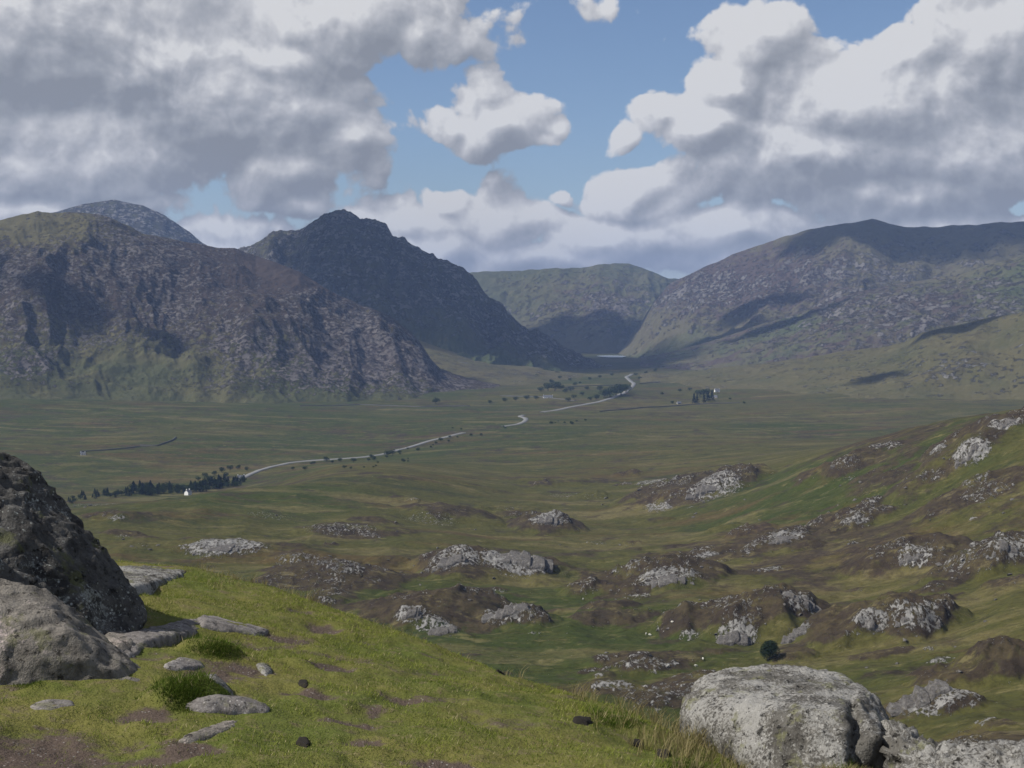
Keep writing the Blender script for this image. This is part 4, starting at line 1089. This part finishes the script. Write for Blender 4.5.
def tube(p0, p1, r0, r1, n=7):
    p0, p1 = np.array(p0, float), np.array(p1, float); d_ = p1 - p0; d_ /= np.linalg.norm(d_)
    a = np.cross(d_, [0.3, .9, .1]); a /= np.linalg.norm(a); b = np.cross(d_, a)
    t_ = np.linspace(0, 2 * np.pi, n, endpoint=False)[:, None]
    ring = np.cos(t_) * a + np.sin(t_) * b
    V_ = np.concatenate([p0 + ring * r0, p1 + ring * r1]); Fc = [(i, (i + 1) % n, n + (i + 1) % n, n + i) for i in range(n)]
    return V_, Fc


def trunk_mesh(h, r, branches=0, seed=0):
    r_ = random.Random(seed); Vs, Fs = [], []; off = 0
    segs = [((0, 0, -.4), (.0, 0, h * .5), r, r * .7), ((0, 0, h * .5), (.02 * h, 0, h), r * .7, r * .15)]
    for i in range(branches):
        a = r_.uniform(0, 6.3); z = h * r_.uniform(.25, .75); l = h * r_.uniform(.25, .45)
        segs.append(((0, 0, z), (math.cos(a) * l, math.sin(a) * l, z + l * .7), r * .4, r * .08))
    for s_ in segs:
        v, f = tube(*s_); Vs.append(v); Fs += [tuple(i + off for i in q) for q in f]; off += len(v)
    return np.concatenate(Vs), Fs


def conifer_meshes(seed):
    r_ = np.random.default_rng(seed); n = 420
    t = r_.uniform(.08, 1, n) ** .85; ang = r_.uniform(0, 2 * np.pi, n)
    tier = .75 + .25 * np.cos(t * 38)
    rad = (1 - t) * .22 * tier * np.sqrt(r_.uniform(.25, 1, n)) * (1 + .25 * np.sin(ang * 3 + seed))
    P_ = np.stack([np.cos(ang) * rad, np.sin(ang) * rad, t - rad * .35], -1)
    return leaf_faces(P_, np.full(n, .035), r_)


def broad_meshes(seed, n=900, sx=.42, sz=.40, zc=.58, size=.035, nl=9):
    r_ = np.random.default_rng(seed)
    lobes = r_.normal(0, 1, (nl, 3)); lobes /= np.linalg.norm(lobes, axis=1)[:, None]
    lobes = lobes * np.array([sx, sx, sz]) * .55; lobes[:, 2] += zc
    i = r_.integers(0, nl, n)
    v = r_.normal(0, 1, (n, 3)); v /= np.linalg.norm(v, axis=1)[:, None]
    P_ = lobes[i] + v * np.array([sx, sx, sz]) * (.55 * r_.uniform(.55, 1, n) ** .5)[:, None]
    return leaf_faces(P_, np.full(n, size), r_)


CON = []
for s_ in range(3):
    v, f = conifer_meshes(s_); c_ = mesh_from('crown', v, f, LEAF_D, link=False, smooth=False).data
    v, f = trunk_mesh(.95, .018); t_ = mesh_from('trunk', v, f, BARK, link=False).data
    CON.append((c_, t_))
BRO = []
for s_ in range(3):
    v, f = broad_meshes(40 + s_); c_ = mesh_from('crown', v, f, LEAF_G, link=False, smooth=False).data
    v, f = trunk_mesh(.7, .035, 5, s_); t_ = mesh_from('trunk', v, f, BARK, link=False).data
    BRO.append((c_, t_))


def tree(kind, x, y, z, h, label, name, group=None, wide=1.0):
    c_, t_ = random.choice(CON if kind == 'c' else BRO)
    e = bpy.data.objects.new(name, None); C.objects.link(e); e.location = (x, y, z); e.scale = (h * wide, h * wide, h); e.rotation_euler = (0, 0, random.uniform(0, 6.3))
    tag(e, label, 'tree' if kind != 's' else 'bush', group)
    for nm, me in (('trunk', t_), ('crown', c_)):
        o = bpy.data.objects.new(nm, me); C.objects.link(o); o.parent = e
    return e


def ontop(px, py, dmin=1500):
    return drop(px, py, FG, dmin=dmin, dmax=9000)


# belt of conifers along the road
belt = [(72, 504, 9), (84, 500, 8), (96, 499, 8), (108, 498, 9), (118, 498, 10), (128, 497, 10), (136, 496, 14), (142, 496, 15), (148, 496, 15), (154, 496, 14), (160, 495, 12), (167, 495, 11), (173, 495, 12), (179, 494, 12), (186, 494, 11), (193, 493, 12), (200, 492, 13), (206, 492, 14), (212, 490, 15), (217, 489, 15), (222, 489, 14), (228, 488, 12), (234, 488, 11), (240, 487, 11)]
for (px, py, h_) in belt:
    for _ in range(5):
        x, y, z, d = ontop(px + random.uniform(-4, 4), py - random.uniform(0, 5), 1500)
        if random.random() < .35:
            tree('b', x, y, z, h_ * .9 * random.uniform(.6, 1.05), 'rounded dark tree standing among the conifers of the belt beside the road', 'broadleaf_tree', 'rounded trees in the conifer belt', 1.3)
            continue
        tree('c', x, y, z, h_ * .95 * random.uniform(.6, 1.15), 'dark green conifer in the dense belt of trees beside the road near the white cottages', 'conifer', 'conifers in the belt beside the road', 2.2)
for (px, py, h_) in [(205, 478, 7), (214, 476, 7), (222, 473, 8), (230, 471, 8), (238, 470, 7), (247, 471, 6), (198, 481, 6), (226, 477, 6)]:
    x, y, z, d = ontop(px, py)
    tree('b', x, y, z, h_ * 1.1, 'round green broadleaved tree on the slope above the conifer belt', 'broadleaf_tree', 'broadleaved trees above the conifer belt', 1.3)
for (px, py, h_) in [(300, 470, 6), (318, 464, 6), (330, 462, 7), (345, 463, 5), (362, 461, 6), (372, 459, 7), (381, 458, 8), (392, 456, 8), (400, 455, 6), (405, 459, 5), (412, 452, 5), (425, 447, 5), (438, 443, 6), (446, 440, 6), (360, 468, 4), (350, 470, 4), (378, 464, 4), (402, 462, 4), (460, 430, 5), (500, 428, 4), (552, 424, 5), (560, 422, 5), (568, 423, 6), (576, 424, 5), (585, 421, 5), (455, 437, 4), (480, 436, 4)]:
  for _ in range(2):
    x, y, z, d = ontop(px + random.gauss(0, 5), py + random.gauss(0, 1.2))
    tree('b', x, y, z, h_ * random.uniform(.5, 1.25), 'small bushy tree growing beside the valley road', 'bush', 'bushes scattered along the valley road', 1.5)
for (px, py, h_, k_) in [(545, 375, 14, 'b'), (551, 375, 12, 'b'), (557, 376, 11, 'b'), (537, 378, 8, 'b'), (548, 391, 14, 'b'), (555, 391, 16, 'b'), (541, 392, 9, 'b'), (561, 390, 9, 'b'), (604, 398, 14, 'b'), (610, 397, 16, 'b'), (616, 396, 18, 'b'), (621, 395, 18, 'b'), (626, 393, 15, 'b'), (596, 400, 9, 'b'), (590, 401, 7, 'b'),
                         (574, 399, 7, 'b'), (582, 396, 7, 'b'), (568, 402, 7, 'b'), (505, 402, 7, 'b'), (516, 401, 7, 'b'), (527, 400, 8, 'b'), (536, 400, 7, 'b'), (565, 393, 8, 'b'), (571, 392, 9, 'b'), (552, 384, 9, 'b'), (600, 391, 9, 'b'), (587, 390, 7, 'b'), (575, 386, 7, 'b'), (560, 379, 7, 'b'), (640, 380, 7, 'b'), (700, 397, 12, 'b'), (706, 396, 12, 'b'), (570, 381, 6, 'b'), (580, 384, 5, 'b'), (590, 380, 6, 'b'), (600, 378, 6, 'b'), (612, 376, 6, 'b'), (636, 376, 7, 'b'), (646, 374, 7, 'b'), (655, 372, 8, 'b'), (436, 404, 10, 'b'), (490, 404, 6, 'b'),
                         (680, 392, 6, 'b'), (690, 391, 6, 'b'), (662, 395, 5, 'b'), (730, 400, 4, 'b'), (672, 404, 5, 'b'), (744, 404, 4, 'b')]:
    x, y, z, d = ontop(px, py, 2200)
    tree('b', x, y, z, h_ * 1.55, 'dark leafy tree in the clumps around the farms far up the valley', 'broadleaf_tree', 'trees around the farms far up the valley', 1.5)
for (px, py, h_) in [(694, 404, 22), (697, 404, 20), (704, 403, 19), (708, 402, 22), (712, 401, 23)]:
    x, y, z, d = ontop(px, py, 2200)
    tree('c', x, y, z, h_ * 1.1, 'dark conifer in the small clump sheltering the farm on the right of the valley', 'conifer', 'conifers sheltering the farm', 1.6)

v, f = broad_meshes(78, 6500, .46, .44, .50, .022, 26)
x, y, z, d = drop(770, 659, FG, dmin=290)
Ht = 21.5 * d / F
LEAF_L = plain('dense dark leaves', (.012, .026, .009), .8, .2, .5, .8)
e = bpy.data.objects.new('round_tree', None); C.objects.link(e); e.location = (x, y, z - .1 * Ht); e.scale = (Ht,) * 3
tag(e, 'single round dark green tree at the foot of the tallest heather dome', 'tree')
mesh_from('crown', v, f, LEAF_L, e, smooth=False)
v, f = trunk_mesh(.8, .03, 6, 9); mesh_from('trunk', v, f, BARK, e)

# ================================================================ road, lake, walls
def strip(name, pts, width, mat, lift, label, step=9.0, wob=0.0, dmin=1500):
    W_ = [drop(px, py, FG, dmin=dmin, dmax=9000)[:2] for px, py in pts]
    W_ = np.array(W_)
    # smooth curve through the points
    seg = np.concatenate([[0], np.cumsum(np.hypot(*np.diff(W_, axis=0).T))]); n = int(seg[-1] / step)
    s_ = np.linspace(0, seg[-1], n); xs = np.interp(s_, seg, W_[:, 0]); ys = np.interp(s_, seg, W_[:, 1])
    kx = np.ones(7) / 7
    xs = np.convolve(np.pad(xs, 3, 'edge'), kx, 'valid'); ys = np.convolve(np.pad(ys, 3, 'edge'), kx, 'valid')
    tx = np.gradient(xs); ty = np.gradient(ys); L_ = np.hypot(tx, ty); nx, ny = -ty / L_, tx / L_
    rows = []
    for o_ in (-.62, -.5, 0, .5, .62):
        X_ = xs + nx * width * o_; Y_ = ys + ny * width * o_
        zc = FG.at(np.arctan2(xs, ys), np.hypot(xs, ys))
        ze = FG.at(np.arctan2(X_, Y_), np.hypot(X_, Y_))
        rows.append(np.stack([X_, Y_, np.maximum(zc, ze) + lift if abs(o_) < .6 else ze - 1.2], -1))
    V_ = np.stack(rows, 0)
    o = mesh_from(name, V_.reshape(-1, 3), grid_faces(5, n), mat)
    tag(o, label, kind='structure'); return o


ASPH = plain('pale worn asphalt', (.17, .17, .165), .85, .2, .15, .2)
strip('road', [(236, 481), (246, 477), (256, 472), (268, 468), (284, 464), (300, 461.5), (320, 460), (345, 459), (370, 457), (390, 453), (404, 449), (420, 444), (438, 439), (452, 436), (466, 432.5)], 8, ASPH, .9, 'pale main road winding up the valley past the white cottage')
strip('road', [(500, 427), (512, 425.5), (520, 424), (526, 421), (526, 418.5), (519, 416.5), (524, 415)], 8, ASPH, .9, 'bright double bend of the road in mid valley', dmin=2000)
strip('road', [(540, 413), (556, 410.5), (572, 407), (588, 404), (600, 402), (612, 398), (624, 393.5), (631, 388), (634, 384), (630, 380.5), (626, 377.5), (632, 374)], 10, ASPH, 1.0, 'road climbing past trees toward the head of the valley', dmin=2200)
WATER = material('lake water', .3, .8); finish(WATER, (.34, .38, .42, 1))  # pale base colour stands in for the sky's glint on the water
x, y, z, d = drop(612, 357, FG, dmin=4500)
th = np.linspace(0, 2 * np.pi, 60)
lv = [(x + math.cos(a) * 62 * (1 + .15 * math.sin(3 * a)), y + math.sin(a) * 190, z + 3) for a in th[:-1]]
tag(mesh_from('lake', lv, [tuple(range(len(lv)))], WATER.m, smooth=False), 'thin bright strip of lake at the far end of the valley', kind='structure')

STW = plain('dry stone', (.085, .082, .072), .95, .1, .35, 1.5)
def wall(pts, label, h=1.3, w_=.9):
    W_ = np.array([drop(px, py, FG, dmin=1500, dmax=9000)[:2] for px, py in pts])
    seg = np.concatenate([[0], np.cumsum(np.hypot(*np.diff(W_, axis=0).T))]); n = max(4, int(seg[-1] / 6))
    s_ = np.linspace(0, seg[-1], n); xs = np.interp(s_, seg, W_[:, 0]); ys = np.interp(s_, seg, W_[:, 1])
    tx = np.gradient(xs); ty = np.gradient(ys); L_ = np.hypot(tx, ty); nx, ny = -ty / L_, tx / L_
    zc = FG.at(np.arctan2(xs, ys), np.hypot(xs, ys)); hj = h + vnoise(s_ / 8, 0, 0, 3) * .3
    rows = [np.stack([xs + nx * w_ * a, ys + ny * w_ * a, zc + b * hj - (1.0 if b == 0 else 0)], -1) for a, b in ((-.6, 0), (-.45, .9), (-.2, 1), (.2, 1), (.45, .9), (.6, 0))]
    V_ = np.stack(rows, 0)
    o = mesh_from('dry_stone_wall', V_.reshape(-1, 3), grid_faces(6, n), STW)
    return tag(o, label, 'wall')


wall([(140, 446), (158, 446), (172, 441), (176, 438)], 'dry stone wall running over the left moor in a short hooked line', 2.2, 2)
wall([(80, 452), (110, 450), (140, 447)], 'low dry stone wall crossing the left moor above the conifer belt', 1.8, 2)
wall([(300, 406), (360, 405), (420, 407), (470, 406)], 'long faint stone wall at the foot of the rocky ridge', 2, 2)
wall([(600, 412), (640, 408), (690, 405), (740, 403)], 'stone wall crossing the fields below the farm on the right', 2, 2)
wall([(640, 384), (700, 380), (760, 378)], 'stone wall along the fields at the foot of the green hill', 2, 2.5)

wall([(560, 388), (590, 386), (622, 385)], 'field wall among the farm trees near the head of the valley', 2, 2.5)
wall([(500, 396), (540, 397), (575, 401)], 'field wall below the farm trees left of the road', 2, 2.5)

# ================================================================ cottages
WHITE = plain('whitewash', (.80, .79, .76), .8, .2, .05, 1)
SLATE = plain('roof slate', (.10, .105, .12), .6, .3, .2, 2)
STONEW = plain('grey farm wall', (.30, .29, .27), .9, .1, .2, 1)
PANE = plain('window glass', (.03, .035, .04), .1, .5)
WOOD = plain('painted door', (.10, .05, .03), .6, .3)


def bx(bm, x0, x1, y0, y1, z0, z1):
    vs = [bm.verts.new(p) for p in ((x0, y0, z0), (x1, y0, z0), (x1, y1, z0), (x0, y1, z0), (x0, y0, z1), (x1, y0, z1), (x1, y1, z1), (x0, y1, z1))]
    for f in ((0, 3, 2, 1), (4, 5, 6, 7), (0, 1, 5, 4), (1, 2, 6, 5), (2, 3, 7, 6), (3, 0, 4, 7)): bm.faces.new([vs[i] for i in f])


def bobj(name, bm, mat, parent):
    me = bpy.data.meshes.new(name); bm.to_mesh(me); bm.free(); me.materials.append(mat)
    o = bpy.data.objects.new(name, me); C.objects.link(o); o.parent = parent; return o


def cottage(px, py, L, W, H, rot, label, wallm=WHITE, chim=2, dmin=1500, cat='cottage'):
    x, y, z, d = drop(px, py, FG, dmin=dmin, dmax=9000)
    e = bpy.data.objects.new('cottage', None); C.objects.link(e); e.location = (x, y, z - .3); e.rotation_euler = (0, 0, math.radians(rot)); tag(e, label, cat)
    rh = W * .42
    bm = bmesh.new()
    a = [bm.verts.new(p) for p in ((-L / 2, -W / 2, -2), (L / 2, -W / 2, -2), (L / 2, W / 2, -2), (-L / 2, W / 2, -2), (-L / 2, -W / 2, H), (L / 2, -W / 2, H), (L / 2, W / 2, H), (-L / 2, W / 2, H), (-L / 2, 0, H + rh), (L / 2, 0, H + rh))]
    for f in ((0, 1, 5, 4), (2, 3, 7, 6), (1, 2, 6, 9, 5), (3, 0, 4, 8, 7), (4, 5, 9, 8), (6, 7, 8, 9)): bm.faces.new([a[i] for i in f])
    bobj('wall', bm, wallm, e)
    bm = bmesh.new()
    for s in (-1, 1):
        o1 = [(-L / 2 - .3, s * (W / 2 + .35), H - .12), (L / 2 + .3, s * (W / 2 + .35), H - .12), (L / 2 + .3, 0, H + rh + .12), (-L / 2 - .3, 0, H + rh + .12)]
        v1 = [bm.verts.new(p) for p in o1]; v2 = [bm.verts.new((p[0], p[1], p[2] + .2)) for p in o1]
        bm.faces.new(v1); bm.faces.new(v2)
        for i in range(4): bm.faces.new((v1[i], v1[(i + 1) % 4], v2[(i + 1) % 4], v2[i]))
    rf = bobj('roof', bm, SLATE, e)
    for i in range(chim):
        cx = (-1 if i == 0 else 1) * (L / 2 - .6)
        bm = bmesh.new(); bx(bm, cx - .45, cx + .45, -.4, .4, H + rh - .5, H + rh + 1.3); bx(bm, cx - .55, cx + .55, -.5, .5, H + rh + 1.31, H + rh + 1.45)
        bobj('chimney', bm, wallm, rf)
    for s in (-1, 1):
        for xx in (-L * .32, L * .32) if L < 12 else (-L * .36, -L * .15, L * .15, L * .36):
            bm = bmesh.new(); bx(bm, xx - .5, xx + .5, s * (W / 2 + .03) - .05, s * (W / 2 + .03) + .05, H * .38, H * .38 + 1.1); wn = bobj('window', bm, WHITE, e)
            bm = bmesh.new(); bx(bm, xx - .4, xx + .4, s * (W / 2 + .1) - .02, s * (W / 2 + .1) + .02, H * .38 + .1, H * .38 + 1.0); bobj('pane', bm, PANE, wn)
    bm = bmesh.new(); bx(bm, -.5, .5, -(W / 2 + .06) - .03, -(W / 2 + .06) + .03, .2, 2.3); bobj('door', bm, WOOD, e)
    return e


cottage(241, 480, 9, 6.5, 3.6, 8, 'white cottage with a slate roof where the road leaves the conifer belt')
cottage(236, 481.5, 5, 4, 2.2, 30, 'low white outbuilding tucked against the white cottage by the road', chim=0, cat='outbuilding')
cottage(188, 495, 6, 6, 3.6, 60, 'small white gabled house at the near edge of the conifer belt')
cottage(548, 398, 22, 7, 3.5, 4, 'long white farm building far across the valley below a clump of trees', dmin=2200, cat='farm building')
cottage(717, 392, 12, 7, 4.5, 10, 'white farmhouse behind the small conifer clump on the right', dmin=2200, cat='farmhouse')
cottage(715, 398, 11, 7, 3.5, -20, 'grey stone barn beside the white farmhouse', STONEW, 0, dmin=2200, cat='barn')
cottage(679, 404, 9, 6, 3, 15, 'little whitish building left of the conifer clump on the right', STONEW, 1, dmin=2200)
cottage(739, 359, 17, 9, 5, 10, 'tiny white house far off at the foot of the right-hand mountain', dmin=3600)
cottage(83, 455, 7, 4, 2.6, 10, 'small pale cottage on the left moor above the dark boulder', dmin=1500)

# ================================================================ sheep
def sheep_mesh():
    bm = bmesh.new()
    J = [((0, 0, .62), .27), ((.32, 0, .64), .26), ((-.32, 0, .62), .26), ((.52, 0, .74), .15), ((.66, 0, .70), .10), ((.80, 0, .60), .055), ((-.54, 0, .60), .08), ((-.60, 0, .45), .04)]
    E = [(0, 1), (0, 2), (1, 3), (3, 4), (4, 5), (2, 6), (6, 7)]
    for sx in (1, -1):
        for sy in (1, -1):
            b = len(J); J += [((sx * .33, sy * .12, .42), .11), ((sx * .34 - .03, sy * .13, .24), .045), ((sx * .34, sy * .13, .02), .04)]
            E += [(1 if sx > 0 else 2, b), (b, b + 1), (b + 1, b + 2)]
    vs = [bm.verts.new(j[0]) for j in J]
    for a, b in E: bm.edges.new((vs[a], vs[b]))
    me = bpy.data.meshes.new('sheep_skel'); bm.to_mesh(me); bm.free()
    o = bpy.data.objects.new('t', me); C.objects.link(o)
    md = o.modifiers.new('s', 'SKIN')
    for i, j in enumerate(J): me.skin_vertices[0].data[i].radius = (j[1], j[1])
    me.skin_vertices[0].data[0].use_root = True
    o.modifiers.new('u', 'SUBSURF').levels = 1
    dg = bpy.context.evaluated_depsgraph_get(); m2 = bpy.data.meshes.new_from_object(o.evaluated_get(dg))
    bpy.data.objects.remove(o); m2.materials.clear(); m2.materials.append(WOOL); m2.name = 'sheep'
    return m2


WOOL = plain('wool', (.62, .60, .53), .95, .1, .12, 6)
SM = sheep_mesh()
for (px, py, rot, lab) in [(668, 667, 20, 'white sheep grazing, leftmost of the three nearest the dark round tree'), (696, 667, 200, 'white sheep grazing, lower of the pair left of the dark round tree'), (703, 660, 100, 'white sheep grazing, upper of the pair left of the dark round tree'),
                           (672, 623, -40, 'lone white sheep on the grass strip left of the tallest heather dome'), (650, 636, 160, 'white sheep on the grass below the dark slanting crag'), (646, 635, 60, 'second white sheep beside its neighbour below the dark slanting crag'),
                           (699, 687, 10, 'white sheep behind the left shoulder of the large pale boulder'), (583, 600, 70, 'white sheep on the green hollow right of the heather ridge')]:
    x, y, z, d = drop(px, py, FG, dmin=290)
    o = bpy.data.objects.new('sheep', SM); C.objects.link(o); o.location = (x, y, z + .02); o.rotation_euler = (0, 0, math.radians(rot)); o.scale = (1.15,) * 3
    tag(o, lab, 'sheep', 'sheep grazing on the moor')
